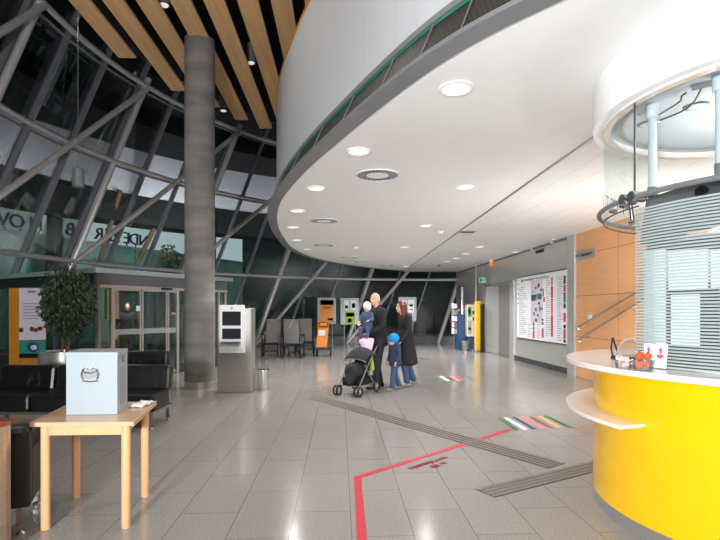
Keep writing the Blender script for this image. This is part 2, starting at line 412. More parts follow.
tactile(P(318,394.5), P(309,398.5), P(565,463.5), P(548,468.5), 'long ribbed grey guidance strip crossing under the red line')

# glazing bays: panes, mullions, leaning tubes, braces and ring tubes
ANG = [182.3-19.4*k for k in range(-1, 6)]
def pane_poly(q, a, b, h0, h1, off, t=.02):
    c = [G(a,h0,off), G(b,h0,off), G(b,h1,off), G(a,h1,off)]; n = (c[1]-c[0]).cross(c[3]-c[0]).normalized()*t
    q.add(c+[p+n for p in c], [(0,1,2,3),(7,6,5,4),(0,4,5,1),(1,5,6,2),(2,6,7,3),(3,7,4,0)])
def post(q, deg, h0, h1, off, rad, tan):
    a = math.radians(deg); r = Vector((math.cos(a), math.sin(a), 0)); t = Vector((-r.y, r.x, 0)); o = G(deg,h0,off)-r*rad/2-t*tan/2
    q.obox(o, r*rad, t*tan, LEAN*(h1-h0))
bays = [(ANG[i], ANG[i+1], 3) for i in range(6)] + [(ANG[6], 81.7, 1)]
for i, (a, b, n) in enumerate(bays):
    w = thing('window_%d' % (i+1), 'leaning full height glazing bay of the curved hall front, bay %d from the left' % (i+1), 'window', G(a, 0, .3), kind='structure')
    for k in range(n):
        d0, d1 = a+(b-a)*k/n, a+(b-a)*(k+1)/n
        q = M(); post(q, d0, 0, 9.25, .27, .2, .07); q.build('mullion', 'mullion', w)
        for r in range(4):
            q = M(); pane_poly(q, d0, d1, max(.32, ROWS[r]), ROWS[r+1], .34); q.build('pane', 'glass_hall', w)
    q = M()
    for h in (.3, 2.97, 6.0, TOP):
        seg = [G(a+(b-a)*j/n, h, .3) for j in range(n+1)]; q.tube(seg, .035, 6)
    q.build('transom', 'mullion', w)
    q = M(); q.add(*(lambda p: ([*p, *[x+Vector((0,0,.3)) for x in p]], [(0,1,2,3),(7,6,5,4),(0,4,5,1),(1,5,6,2),(2,6,7,3),(3,7,4,0)]))([G(a,0,.2),G(b,0,.2),G(b,0,.45),G(a,0,.45)]))
    q.build('sill', 'trim', w)
for i, a in enumerate(ANG):
    q = M().tube([G(a, 0), G(a, TOP+.25)], .092, 16)
    struct(q.build('steel_column', 'tube', smooth=40), 'leaning grey steel tube column of the glazed front, number %d from the left' % (i+1), 'column')
for j, (a, b, h0) in enumerate([(ANG[0],ANG[1],2.97),(ANG[1],ANG[2],2.97),(ANG[2],ANG[3],2.97),(ANG[3],ANG[4],2.97),(ANG[4],ANG[5],.1),(ANG[5],ANG[6],.1)]):
    if j == 3: h0 = 2.97
    struct(M().tube([G(a,h0,-.12), G(b,TOP-.1,-.12)], .08, 16).build('steel_beam', 'tube', smooth=40), 'slanting grey steel tube brace of the glazed front, number %d from the left' % (j+1), 'brace')
for h, r, nm in ((2.97,.07,'lowest'),(6.0,.07,'middle'),(TOP,.078,'topmost')):
    struct(M().tube([G(201.7-k*2, h, -.05) for k in range(60)], r, 14).build('steel_beam', 'tube', smooth=40), nm + ' curved steel ring tube along the glazed front', 'beam')

# slatted wooden ceiling and the black void above it
struct(M().prism([(3.6+18.1*math.cos(math.radians(a)), 11.2+18.1*math.sin(math.radians(a))) for a in range(60, 232, 4)]+[(-9,-6),(14,-6),(14,27)], 9.3, 9.5).build('roof', 'dark'), 'black roof over hall and forecourt', 'roof')
SL = Vector((-.04, 1, 0)).normalized(); SN = Vector((SL.y, -SL.x, 0))
ends = {-1: 8.2, 0: 10.38, 1: 11.93, 2: 12.9, 3: 13.75, 4: 14.4, 5: 14.95, 6: 15.3, 7: 15.6, 8: 15.8}
cs = thing('ceiling_slats', 'ceiling of long maple boards with black gaps', 'ceiling', (-3, 6, 6.75), kind='structure')
for k, e in ends.items():
    x = -4.75 + .57*k; o = Vector((x, 8.44, 6.75))
    a = o + SL*(-12) - SN*.178; b = SL*(e-8.44+12)
    M().obox(a, b, SN*.356, Vector((0,0,.05))).build('slat', 'slat', cs, bevel=.004)
struct(M().prism([(-5.0,-4),(4,-4),(4,15.5),(-.5,15.5)]+[(-4.75+.57*k-.04*(ends[k]-8.44)+.1, ends[k]-.15) for k in (6,5,4,3,2,1,0)]+[(-5.0,8.6)], 7.35, 7.4).build('ceiling_lining', 'dark'), 'black lining above the maple boards', 'ceiling')
for px, py, nm in ((251,62,'beside the white drum'),(223.5,110,'behind the concrete column'),(164,4,'nearest the camera')):
    c = P(px, py, 6.95); t = thing('recessed_spotlight', 'small round spotlight in a black gap of the board ceiling, ' + nm, 'light', c, group='spotlights between the boards')
    M().lathe([(.085,6.93),(.1,6.93),(.1,7.34),(.06,7.34)], c[:2], 20).build('housing', 'mid_grey', t, smooth=40)
    M().lathe([(.07,6.92),(.078,6.935)], c[:2], 20).build('lens', 'warm_lamp', t)

# gallery: soffit, trim, grille, drum, handrail
EP = spline([(4.6,.95),(3.1,1.5),(2.1,2.07),(1.52,2.5),(1.09,2.92),(.725,3.36),(.365,3.98),(-.17,5.13),(-.76,6.54),(-1.33,8.3),(-1.7,10.35),(-1.86,12.5),(-1.88,14.5),(-1.3,17.4),(.35,20.4),(1.95,22.0),(3.2,22.5),(4.45,22.6)], 8)
def offs(d):
    out = []
    for i, p in enumerate(EP):
        a, b = EP[max(i-1,0)], EP[min(i+1,len(EP)-1)]; tx_, ty_ = b[0]-a[0], b[1]-a[1]; l = math.hypot(tx_, ty_)
        out.append((p[0]-ty_/l*d, p[1]+tx_/l*d))
    return out
def band(d0, z0, d1, z1, t, name, m, smooth=30):
    """curved strip from offset d0, height z0 to offset d1, height z1"""
    A, B = offs(d0), offs(d1); n = len(A); vs = []; fs = []
    A2, B2 = offs(d0-t), offs(d1-t)
    for i in range(n): vs += [(*A[i],z0),(*B[i],z1),(*B2[i],z1),(*A2[i],z0)]
    for i in range(n-1):
        for j in range(4): fs.append((4*i+j,4*i+(j+1)%4,4*i+4+(j+1)%4,4*i+4+j))
    fs += [(0,1,2,3),(4*n-1,4*n-2,4*n-3,4*n-4)]
    return M().add(vs, fs).build(name, m, smooth=smooth)
rim = [(7.6, 22.6), (7.6, .2)]
struct(M().prism([*offs(0), *rim], 3.28, 3.5).build('ceiling', 'white'), 'smooth white ceiling under the curved gallery', 'ceiling')
struct(M().prism([(2.5-.026*z, z) for z in (22.45, 16, 10, 3.5)] + [(WX(3.5), 3.5), (WX(22.4), 22.45)], 3.262, 3.279).build('ceiling_panels', 'metal_ceiling'), 'glossy pale metal ceiling strip along the right wall', 'ceiling')
struct(M().prism([(2.5-.026*z-.004, z) for z in (22.45, 3.5)] + [(2.5-.026*z+.006, z) for z in (3.5, 22.45)], 3.259, 3.279).build('trim_1', 'greyprint'), 'thin shadow gap between white ceiling and metal ceiling', 'trim')
A_, B_ = offs(.13), offs(0.004)
struct(band(.17, 3.268, .17, 3.30, .165, 'trim_2', 'trim'), 'grey metal rim of the gallery ceiling', 'trim')
struct(band(.15, 3.30, .02, 3.56, .02, 'trim_3', 'grille'), 'dark perforated grille above the gallery rim', 'trim')
struct(band(.03, 3.555, .03, 3.58, .03, 'trim_4', 'green_edge'), 'green glass edge line above the perforated grille', 'trim')
struct(band(.04, 3.58, .04, 3.625, .05, 'trim_5', 'trim'), 'pale lip under the white gallery drum', 'trim')
struct(band(.01, 3.6, .01, 5.3, .1, 'wall_gallery', 'drum'), 'curved pale grey gallery parapet above the white ceiling', 'wall')
struct(band(.02, 5.3, .02, 5.335, .14, 'trim_6', 'ochre'), 'thin brown wooden cap along the gallery parapet', 'trim')
q = M()
ed, ei = offs(.155), offs(.03)
for i in range(4, len(ed)-10, 5):
    a, b = Vector((*ed[i], 3.3)), Vector((*ei[i], 3.57)); q.tube([a, b], .006, 6)
struct(q.build('trim_7', 'mid_grey'), 'ribs dividing the perforated grille', 'trim')

# right-hand wall: cladding, lift opening, pilaster, wood panels
def wall_seg(q, z0, z1, h0, h1, t=.25, out=0.0):
    q.prism([(WX(z0)-out,z0),(WX(z1)-out,z1),(WX(z1)+t,z1),(WX(z0)+t,z0)], h0, h1)
q = M(); wall_seg(q, 22.9, 18.3, 0, 3.3); wall_seg(q, 15.65, 11.6, 0, 3.3); wall_seg(q, 18.3, 15.65, 2.42, 3.3); struct(q.build('wall_right', 'cladding'), 'stainless clad wall beside the lift', 'wall')
q = M(); wall_seg(q, 11.5, 7.4, 0, 3.3); struct(q.build('wall_right_wood', 'woodwall'), 'orange wood panelled wall behind the handrails', 'wall')
q = M(); wall_seg(q, 7.4, -5, 0, 3.3); struct(q.build('wall_right_plain', 'white'), 'plain white wall behind the reception desk', 'wall')
q = M(); q.prism([(5.3,22.9),(5.9,22.9),(8,-5.2),(7.5,-5.2)], 3.5, 9.3); struct(q.build('wall_upper', 'white'), 'upper wall above the gallery floor', 'wall')
q = M(); q.box(-10, 8, -5.3, -5.05, 0, 9.3); struct(q.build('wall_back', 'white'), 'white wall behind the camera', 'wall')
q = M(); q.prism([(-9.8,-5.2),(-9.6,-5.2),(-9.25,5.6),(-9.5,5.6)], 0, 9.3); struct(q.build('wall_left', 'facade_dark'), 'dark wall beyond the first glazing bay', 'wall')
q = M(); wall_seg(q, 22.8, 18.4, 0, .12, .02, .012); wall_seg(q, 15.5, 11.5, 0, .14, .02, .012); struct(q.build('baseboard_right', 'dark_grey'), 'dark base strip of the steel wall', 'baseboard')
q = M(); wall_seg(q, 11.8, 11.46, 0, 3.26, .02, .05); struct(q.build('trim_8', 'pilaster'), 'bright steel pilaster between map board and wood wall', 'trim')
q = M(); wall_seg(q, 15.72, 15.42, 0, 2.44, .02, .03); struct(q.build('trim_9', 'pilaster'), 'bright steel strip at the left of the map board', 'trim')
q = M(); wall_seg(q, 22.6, 11.5, 3.2, 3.262, .02, .02); struct(q.build('trim_10', 'trim'), 'thin shadow rail where steel wall meets the ceiling', 'trim')
# lift
d = thing('door_1', 'stainless lift door in the recessed steel opening', 'door', (WX(17)+.3, 17, 0), kind='structure')
def jamb(z0, z1, h0, h1, x0, x1, name, m):
    M().prism([(WX(z0)+x0,z0),(WX(z1)+x0,z1),(WX(z1)+x1,z1),(WX(z0)+x1,z0)], h0, h1).build(name, m, d)
jamb(18.42, 18.2, 0, 2.46, -.03, .6, 'door_frame', 'pilaster'); jamb(15.78, 15.62, 0, 2.46, -.03, .6, 'door_frame', 'pilaster'); jamb(18.42, 15.62, 2.38, 2.46, -.03, .6, 'door_header', 'steel')
jamb(18.2, 17.0, 0, 2.38, .42, .47, 'door_leaf', 'lift'); jamb(16.99, 15.78, 0, 2.38, .42, .47, 'door_leaf', 'lift'); jamb(18.2, 15.78, .0, .015, -.02, .42, 'threshold', 'polished')

# outside: facade, canopy, letters, struts, tree
f0, f1 = Vector((-14.4,20,0)), Vector((-11.2,26.6,0)); fd = (f1-f0).normalized(); fn = Vector((-fd.y, fd.x, 0))
fb = thing('facade_building', 'long low green glass building outside the hall', 'building', (f0+f1)/2+fn*2)
M().obox(f0-fd*12, fd*27, fn*4, Vector((0,0,4.7))).build('facade', 'facade', fb)
M().obox(f0-fd*12-fn*.04, fd*27, fn*.3, Vector((0,0,.07))+Vector((0,0,0))).build('plinth', 'trim', fb)
q = M()
for k in range(12): q.obox(f0+fd*(-12+k*2.3)-fn*.02, fd*.03, fn*.02, Vector((0,0,4.7)))
q.build('joint_strip', 'facade_dark', fb)
M().obox(f0-fd*12-fn*.1, fd*27, fn*.3, Vector((0,0,.1))).build('coping', 'trim', fb).location = (0,0,4.68)
sg = thing('roof_sign', 'dark roof letters seen from behind on the green building', 'sign', f0+Vector((0,0,4.7)))
for ch, px in (('V',2),('O',18),('H',36),('I',44),('B',69),('R',98),('E',107),('Z',115),('E',125),('D',134),('N',144)):
    dirx = (px-360)/F; s = (dirx*f0.y-f0.x)/(fd.x-dirx*fd.y); o = f0+fd*s+Vector((0,0,4.92))
    M().text(ch, o+fd*.3, -fd, (0,0,1), .58, .03).text(ch, o+fd*.3, -fd, (0,0,1), .58, -.05).build('letter', 'canopy', sg, fix=False)
    M().obox(o+fd*.1, fd*.05, fn*.05, Vector((0,0,-.25))).build('stand', 'canopy', sg)
def ring_band(r0, r1, z0, z1, a0, a1, name, m, label, cat):
    return tag(M().sector((3.6,11.2), r0, r1, z0, z1, a0, a1, 60).build(name, m, smooth=30), label, cat)
cp = thing('entrance_canopy', 'curved forecourt canopy outside with pale fascia over a dark edge', 'canopy', (-10,20,0))
M().sector((3.6,11.2), 17, 17.6, 6.5, 8.5, 70, 215, 60).build('fascia', 'soffit', cp, smooth=30)
M().sector((3.6,11.2), 16.9, 18.2, 5.3, 6.5, 70, 215, 60).build('edge_beam', 'dark', cp, smooth=30)
M().sector((3.6,11.2), 16.93, 17.0, 6.42, 6.52, 70, 215, 60).build('edge_strip', 'brownrust', cp, smooth=30)
M().sector((3.6,11.2), 14, 17.6, 8.5, 8.9, 70, 215, 60).build('roof_deck', 'dark', cp, smooth=30)
for px, z in ((55,19.5),(210,24)):
    c = Q(px, 300, z); M().tube([(c.x,c.y,-.02),(c.x,c.y,6.0)], .28, 16).build('canopy_post', 'canopy', cp, smooth=40)
for (x0,y0,x1,y1,z) in ((100,262,120,190,21),(138,262,165,205,23)):
    M().tube([Q(x0,y0,z), Q(x1,y1,z)], .11, 10).build('strut', 'brownrust', cp, smooth=40)
tag(M().box(-8, 14, 34, 36, -.02, 8.5).build('far_building', 'facade_dark'), 'dark green building beyond the far glazing', 'building')
random.seed(3)
def tree(name, label, cat, base, h, crown, nleaf, ls, trunkr, droop=.5, parent=None, stems=1, crown0=.35):
    t = thing(name, label, cat, base)
    q = M()
    for s in range(stems):
        a = s*2.1; pts = [base+Vector((.05*math.cos(a+k*1.3)*(k > 0)+.05*s*math.cos(a), .05*math.sin(a+k*1.7)*(k > 0)+.05*s*math.sin(a), h*.9*k/5)) for k in range(6)]
        q.tube(pts, trunkr, 8, trunkr*.4)
    for k in range(26):
        z = h*random.uniform(crown0, .85); a = random.uniform(0, 2*PI); r = crown[0]*random.uniform(.5, .9)
        q.tube([base+Vector((0,0,z)), base+Vector((r*.5*math.cos(a), r*.5*math.sin(a), z+.12*h*random.random()+.05)), base+Vector((r*math.cos(a), r*math.sin(a), z+.02))], trunkr*.35, 5, trunkr*.1)
    q.build('trunk', 'bark', t, smooth=50)
    q = M(); c = base+Vector((0,0,crown[2]))
    for k in range(nleaf):
        while True:
            p = Vector((random.uniform(-1,1), random.uniform(-1,1), random.uniform(-1,1)))
            if .25 < p.length < 1 and random.random() < p.length+.2: break
        bump = 1+.22*noise.noise(p*2.7)
        o = c+Vector((p.x*crown[0]*bump, p.y*crown[0]*bump, p.z*crown[1]*bump))
        d = Vector((p.x*.7+random.uniform(-.6,.6), p.y*.7+random.uniform(-.6,.6), -droop+random.uniform(-.6,.4))).normalized()
        w = d.orthogonal().normalized(); w.rotate(Matrix.Rotation(random.uniform(0, 2*PI), 3, d)); n = d.cross(w)
        L_ = ls*random.uniform(.7,1.3)
        q.add([o, o+d*L_*.5+w*L_*.24+n*L_*.06, o+d*L_, o+d*L_*.5-w*L_*.24+n*L_*.06, o+d*L_*.5], [(0,1,4),(1,2,4),(2,3,4),(3,0,4)])
    q.build('foliage', 'leaf', t, fix=False)
    return t
tree('outdoor_tree', 'leafy tree outside beside the end of the green building', 'tree', Vector((-9.55,25.2,-.02)), 5.0, (.62,1.3,3.6), 700, .26, .09)
# ================================================================== LEFT SIDE
# concrete column
cc = thing('concrete_column', 'tall round concrete column rising to the board ceiling', 'column', (-3.14,9.8,0), kind='structure')
M().lathe([(.285,.13),(.285,6.8)], (-3.14,9.8), 48).build('shaft', 'concrete', cc, smooth=40)
M().lathe([(.295,0),(.295,.13),(.287,.135)], (-3.14,9.8), 48).build('base_ring', 'steel', cc, smooth=40)

# glazed entrance vestibule
A, B = Vector((-5.5,10.5,0)), Vector((-3.63,13.6,0)); ad = (B-A).normalized(); an = Vector((-ad.y, ad.x, 0)); LAB = (B-A).length; DEP = 5.2
vs_ = thing('entrance_vestibule', 'glazed entrance vestibule with automatic doors behind the column', 'vestibule', (A+B)/2, kind='thing')
def sof(px):
    k = (px-360)/F; return (k*A.y-A.x)/(ad.x-k*ad.y)
def vb(s0, s1, h0, h1, d0, d1, name, m, bevel=0): return M().obox(A+ad*s0+an*d0+Vector((0,0,h0)), ad*(s1-s0), an*(d1-d0), Vector((0,0,h1-h0))).build(name, m, vs_, bevel=bevel)
vb(-.12, LAB+.12, 2.30, 2.40, -.12, DEP, 'roof_slab', 'greybox')
vb(-.02, LAB+.02, 2.06, 2.30, 0, .12, 'header', 'mid_grey'); vb(0, .1, 2.06, 2.30, .12, DEP, 'header', 'black_metal'); vb(LAB-.1, LAB, 2.06, 2.30, .12, DEP, 'header', 'black_metal')
vb(.02, LAB-.02, 2.0, 2.06, -.05, .16, 'door_operator', 'steel')
s1, s2, s3 = sof(112), sof(142), sof(168)
vb(0, .06, 0, 2.06, 0, .1, 'post', 'trim')
vb(.06, s1, .04, 2.06, .04, .06, 'glass_panel', 'glass_door')
for px in (113, 178, 219): vb(sof(px)-.035, sof(px)+.035, 0, 2.06, 0, .1, 'post', 'steel')
vb(LAB-.07, LAB, 0, 2.06, 0, .1, 'post', 'steel')
for a, b in ((s1+.05, s2), (s2+.02, s3), (s3+.02, sof(178))):
    l = vb(a, b, .05, 1.98, .03, .045, 'door_leaf', 'glass_door')
    for u0, u1, z0, z1 in ((a, a+.035, .02, 2), (b-.035, b, .02, 2), (a, b, .02, .09), (a, b, 1.95, 2)):
        M().obox(A+ad*u0+an*.02+Vector((0,0,z0)), ad*(u1-u0), an*.045, Vector((0,0,z1-z0))).build('leaf_frame', 'steel', l)
vb(sof(179), sof(218), .05, 2.0, .03, .045, 'glass_panel', 'glass_door'); vb(sof(220), LAB-.08, .05, 2.0, .03, .045, 'glass_panel', 'glass_door')
vb(s1+.06, sof(177), .98, 1.1, .024, .029, 'frosted_band', 'frost')
vb(.02, .05, .05, 2.06, .15, DEP, 'glass_panel', 'glass_door'); vb(LAB-.05, LAB-.02, .05, 2.06, .15, DEP, 'glass_panel', 'glass_door')
for d_ in (1.7, 3.4, 5.1): vb(0, .06, 0, 2.06, d_, d_+.06, 'post', 'trim'); vb(LAB-.06, LAB, 0, 2.06, d_, d_+.06, 'post', 'trim')
vb(s1+.08, s1+.36, 1.32, 1.98, .3, .4, 'steel_cover', 'polished'); vb(s1+.1, s1+.2, .9, 1.02, .28, .3, 'control_box', 'coppertop'); vb(s2-.13, s2-.03, 1.5, 1.62, .02, .028, 'notice', 'paper'); vb(sof(172), sof(176), 1.42, 1.46, .0, .02, 'push_button', 'mustard')
vb(sof(160), sof(170), 2.0, 2.05, -.09, -.05, 'motion_sensor', 'black_metal')
vb(.05, LAB-.05, .001, .012, -.0, 1.5, 'door_mat', 'dark_grey')

# pendant lamp
c = Q(78, 178, 8.6); t = thing('pendant_lamp', 'small grey cylindrical lamp hanging on a thin wire before the glazing', 'lamp', c)
M().lathe([(.06,c.z-.15),(.088,c.z-.16),(.092,c.z-.155),(.092,c.z+.15),(.075,c.z+.16),(.02,c.z+.165)], c[:2], 28).build('lamp_shade', 'mid_grey', t, smooth=40)
M().lathe([(.092,c.z-.125),(.094,c.z-.12),(.094,c.z-.115),(.092,c.z-.11)], c[:2], 28).build('rim', 'trim', t)
M().tube([(c.x,c.y,c.z+.16),(c.x,c.y,7.35)], .006, 6).build('wire', 'mid_grey', t)

# orange information display
z = 9.6; t = thing('information_display', 'ochre display panel with white poster behind the potted tree', 'display', Q(27, 340, z)*1.0)
t.location.z = 0
def qb(x0, x1, y0, y1, z, dep, name, m, par, floor_=False, bevel=0):
    a, b = Q(x0, y1, z), Q(x1, y0, z)
    return M().box(a.x, b.x, z, z+dep, 0 if floor_ else a.z, b.z).build(name, m, par, bevel=bevel)
qb(9, 19, 288, 380, z, .3, 'side_panel', 'ochre', t, True); qb(18, 43.5, 358, 380, z+.02, .28, 'base_box', 'ochre', t, True)
qb(19, 44, 288, 340, z-.01, .06, 'poster', 'lilac', t); qb(19, 44, 341, 353.5, z-.005, .06, 'picture', 'teal', t); qb(19, 43, 354, 358, z-.02, .2, 'ledge', 'black_metal', t)
q = M(); pp = lambda x, y, d=.02: Q(x, y, z-d)
q2 = M().glyphs(pp(28, 292.7), (1,0,0), (0,0,1), .17, .05, .003, 8); q2.build('heading', 'coppertop', t)
for k, y in enumerate((303, 306, 309, 312, 315, 318)):
    a = pp(23, y); b = pp(40-(k % 3), y+.9); q.box(a.x, b.x, a.y, a.y+.01, b.z, a.z)
q.build('text_lines', 'greyprint', t)
for x, y, r in ((32, 329, .05), (36, 330, .045), (40, 328.5, .05), (21, 330, .05)):
    a = pp(x, y); M().ell(a, (r, .008, r*.9)).build('printed_figure', 'coppertop', t, smooth=60)
a = pp(33, 347, .012); M().ell(a, (.12, .012, .1)).build('printed_figure', 'blue', t, smooth=60); M().ell(a+Vector((.02,-.01,-.01)), (.06, .01, .05)).build('printed_figure', 'lilac', t, smooth=60)

# potted ficus
c = Vector((Q(64.5, 351, 8.9).x, 8.9, 0)); random.seed(5)
t = tree('ficus_tree', 'bushy ficus tree growing from a steel pot behind the black sofa', 'plant', c+Vector((.05,0,.736)), 1.72, (.43,.66,.95), 2400, .085, .022, .8, stems=3, crown0=.3)
t.name = 'potted_ficus'
pt = thing('plant_pot', 'wide round steel plant pot holding the ficus tree', 'pot', c)
M().lathe([(.42,0),(.42,.02),(.40,.03),(.40,.76),(.415,.77),(.415,.79),(.385,.79),(.385,.7),(.0,.69)], c[:2], 40).build('pot_wall', 'steel', pt, smooth=35)
M().lathe([(.37,.695),(.37,.71),(.02,.73)], c[:2], 24).build('soil', 'soil', pt, smooth=60)

# black leather seating
def cushion(q, x0, x1, y0, y1, z0, z1): q.box(x0, x1, y0, y1, z0, z1)
def sofa(label, x0, w, y, n, facing, group='black leather seats', depth=.7, back_h=.76, rz=0, origin=None, back_panel=False):
    """n seats side by side; facing -1 looks to the camera"""
    o = origin or Vector((x0+w/2, y, 0)); t = thing('leather_sofa' if n > 1 else 'leather_armchair', label, 'sofa' if n > 1 else 'armchair', o, rz, group)
    sw = w/n; D = depth
    for k in range(n):
        a, b = -w/2+k*sw+.008, -w/2+(k+1)*sw-.008
        s = M().box(a, b, 0, D-.16, .235, .45).build('seat', 'leather', t, world=False, bevel=.035)
        bk = M(); bk.obox((a, D-.2, .42), (b-a, 0, 0), (0, .16, 0), (0, .05, back_h-.42)); bb = bk.build('backrest', 'leather', t, world=False, bevel=.04)
        q = M()
        for j in range(7):
            x = a+.04+(b-a-.08)*random.random(); zt = random.uniform(.58, back_h-.05); q.tube([(x, D-.193, zt-.12), (x+random.uniform(-.03,.03), D-.2+.05*(zt-.42)/(back_h-.42)+.006, zt)], .009, 6, .003)
        q.build('crease', 'leather', bb, world=False, smooth=60)
    if back_panel: M().box(-w/2, w/2, D-.06, D, .2, .7).build('back_panel', 'leather', t, world=False, bevel=.02); M().box(-w/2, -w/2+.09, .0, D-.06, .2, .6).build('armrest', 'leather', t, world=False, bevel=.025)
    M().box(-w/2+.02, w/2-.02, .02, D-.04, .2, .235).build('frame', 'chrome', t, world=False)
    for x in (-w/2+.07, w/2-.07):
        for yy in (.06, D-.08):
            l = M().box(x-.025, x+.025, yy-.012, yy+.012, .03, .21).build('leg', 'chrome', t, world=False)
            M().lathe([(.03,0),(.03,.012),(.015,.035)], (x,yy), 14).build('foot', 'chrome', l, world=False)
    return t
sofa('black leather sofa behind the grey box, its right end by the column', -4.92, 2.35, 6.25, 3, -1)
sofa('second black leather sofa standing back to back behind the first', -4.75, 1.43, 8.1, 2, -1, back_h=.8)
sofa('black leather armchair in the left foreground, seen from behind beside the beech table', 0, .75, 0, 1, 1, back_h=.74, back_panel=True, rz=PI+math.radians(23.3), origin=Vector((-2.80,3.80,0)))
# bronze steel bin at the left edge
c = Vector((-1.98-.19, 2.72, 0)); c = Vector((Q(-10, 423, 3.05).x, 3.05, 0))
t = thing('litter_bin', 'bronze steel cylinder bin cut by the left edge, before the sofa', 'bin', c)
M().lathe([(.105,0),(.105,.80),(.1,.815)], c[:2], 36).build('drum', 'copper', t, smooth=35)
M().lathe([(.108,.80),(.108,.825),(.09,.835),(.085,.82),(.0,.8)], c[:2], 36).build('rim', 'coppertop', t, smooth=35)

# table
FL, FR, BR = Vector((-2.22,3.354,0)), Vector((-1.533,3.384,0)), Vector((-1.687,4.15,0)); BL = FL+(BR-FR)
tu, tv = (FR-FL), (BL-FL)
t = thing('side_table', 'square beech table in the left foreground carrying a grey box', 'table', (FL+BR)/2)
M().obox(FL+Vector((0,0,.722)), tu, tv, (0,0,.028)).build('tabletop', 'beechtop', t, bevel=.006)
q = M()
for o, e, w in ((FL,tu,tv),(FL+tv,tu,-tv),(FL,tv,tu),(FL+tu,tv,-tu)):
    n = w.normalized(); q.obox(o+e*.005+n*.001+Vector((0,0,.7225)), e*.99, n*.012, (0,0,.0272))
q.build('edge_banding', 'beech', t)
for o, e, w in ((FL,tu,tv),(FL+tv,tu,-tv),(FL,tv,tu),(FL+tu,tv,-tu)):
    n = w.normalized(); M().obox(o+e*.12+n*.075+Vector((0,0,.645)), e*.76, n*.022, (0,0,.077)).build('apron', 'beech', t, bevel=.003)
for a in (.105, .895):
    for b in (.11, .86):
        p = FL+tu*a+tv*b; M().lathe([(.028,0),(.03,.004),(.03,.722)], p[:2], 20).build('leg', 'beech', t, smooth=40)

# grey box with crest
b0 = Vector((-2.117,3.60,.751)); bu = Vector((.362,.016,0)); bv = Vector((-.094,.36,0)); bh = .452
t = thing('grey_box', 'pale grey metal box with a small crest on the beech table', 'box', b0+(bu+bv)/2)
M().obox(b0, bu, bv, (0,0,bh-.02)).build('body', 'greybox', t, bevel=.004)
M().obox(b0-bu.normalized()*.004-bv.normalized()*.004+Vector((0,0,bh-.03)), bu*1.02, bv*1.02, (0,0,.03)).build('lid', 'greybox', t, bevel=.004)
n = -Vector((-bu.y, bu.x, 0)).normalized(); U = bu.normalized(); cpt = b0+bu*.475+Vector((0,0,.295))+n*.003
lk = M().obox(b0+bu+bv*.42+Vector((0,0,bh-.085)), U*.008, bv*.13, (0,0,.055)).build('latch', 'chrome', t); M().obox(b0+bu+bv*.46+Vector((0,0,bh-.14)), U*.012, bv*.06, (0,0,.03)).build('padlock', 'beech', lk)
M().obox(b0+bu+bv*.25+Vector((0,0,.05)), U*.002, bv*.5, (0,0,.28)).build('paper_sheet', 'greyside', t)
cr = M(); pl = lambda x, y, d=0: cpt+U*x+Vector((0,0,y))+n*d
cr.ell(pl(0,.0), (.05,.004,.036)); crest = cr.build('crest', 'greyprint', t, smooth=50)
q = M()
for sx in (-1, 1):
    q.tube([pl(sx*.05,-.04,.003), pl(sx*.06,.0,.004), pl(sx*.048,.03,.004), pl(sx*.03,.045,.004), pl(sx*.018,.035,.004)], .007, 6)
q.tube([pl(-.05,-.05,.004), pl(0,-.056,.004), pl(.055,-.05,.004)], .006, 6); q.tube([pl(-.04,.012,.005), pl(0,.006,.005), pl(.04,.012,.005)], .006, 6)
q.build('crest_relief', 'polished', crest, smooth=60)
M().ell(pl(-.03,.04,.004), (.012,.005,.012)).ell(pl(.034,.042,.004), (.012,.005,.012)).build('crest_knob', 'paper', crest, smooth=60)
# crumpled paper
random.seed(11)
c = Vector((-1.735,3.98,.752)); q = M(); vs = []; n = 9
for i in range(n):
    for j in range(n):
        x, y = i/(n-1)-.5, j/(n-1)-.5; vs.append((c.x+x*.12+.008*random.random(), c.y+y*.24, c.z+.002+.028*max(0, noise.noise(Vector((x*5,y*6,2)))+.25)))
q.add(vs, [(i*n+j,i*n+j+1,(i+1)*n+j+1,(i+1)*n+j) for i in range(n-1) for j in range(n-1)])
o = q.build('paper_napkin', 'whitecloth', smooth=50); o.modifiers.new('s','SOLIDIFY').thickness = .003; tag(o, 'crumpled white paper napkin beside the grey box on the table', 'napkin')

# steel terminal
c = Vector((Q(234.3,393,9.15).x, 9.15, 0))
t = thing('information_terminal', 'upright stainless steel terminal with two dark screens', 'kiosk', c)
M().box(c.x-.315, c.x+.315, 9.15, 9.5, 0, 1.555).build('cabinet', 'steel', t, bevel=.02)
fr = Q(219.5,353,9.08); f2 = Q(244,305,9.08)
pn = M().box(fr.x, f2.x, 9.06, 9.16, fr.z, f2.z).build('screen_panel', 'paper', t, bevel=.008)
for y0, y1, nm in ((311.5,325.5,'screen'),(328.5,339,'screen')):
    a, b = Q(222.3,y1,9.06), Q(240.8,y0,9.06); M().box(a.x, b.x, 9.052, 9.07, a.z, b.z).build(nm, 'screen', pn)
a, b = Q(220.5,346,9.06), Q(241,340.5,9.06)
kb = M().obox((a.x,8.93,a.z), (b.x-a.x,0,0), (0,.14,.05), (0,-.015,.03)).build('keyboard_shelf', 'steel', pn)
q = M()
for i in range(10):
    for j in range(3): q.obox((a.x+.03+i*.034, 8.945+j*.035, a.z+.038+j*.0125), (.024,0,0), (0,.024,.008), (0,-.003,.008))
q.build('keys', 'dark_grey', kb)
M().lathe([(.03,0),(.034,.015),(.02,.03)], (0,0), 16).build('speaker_dome', 'black_metal', t, world=False, smooth=40).location = (.22,.15,1.555)
M().ell(Q(231.8,308.2,9.058), (.022,.004,.022), 16).build('emblem', 'greyprint', pn)
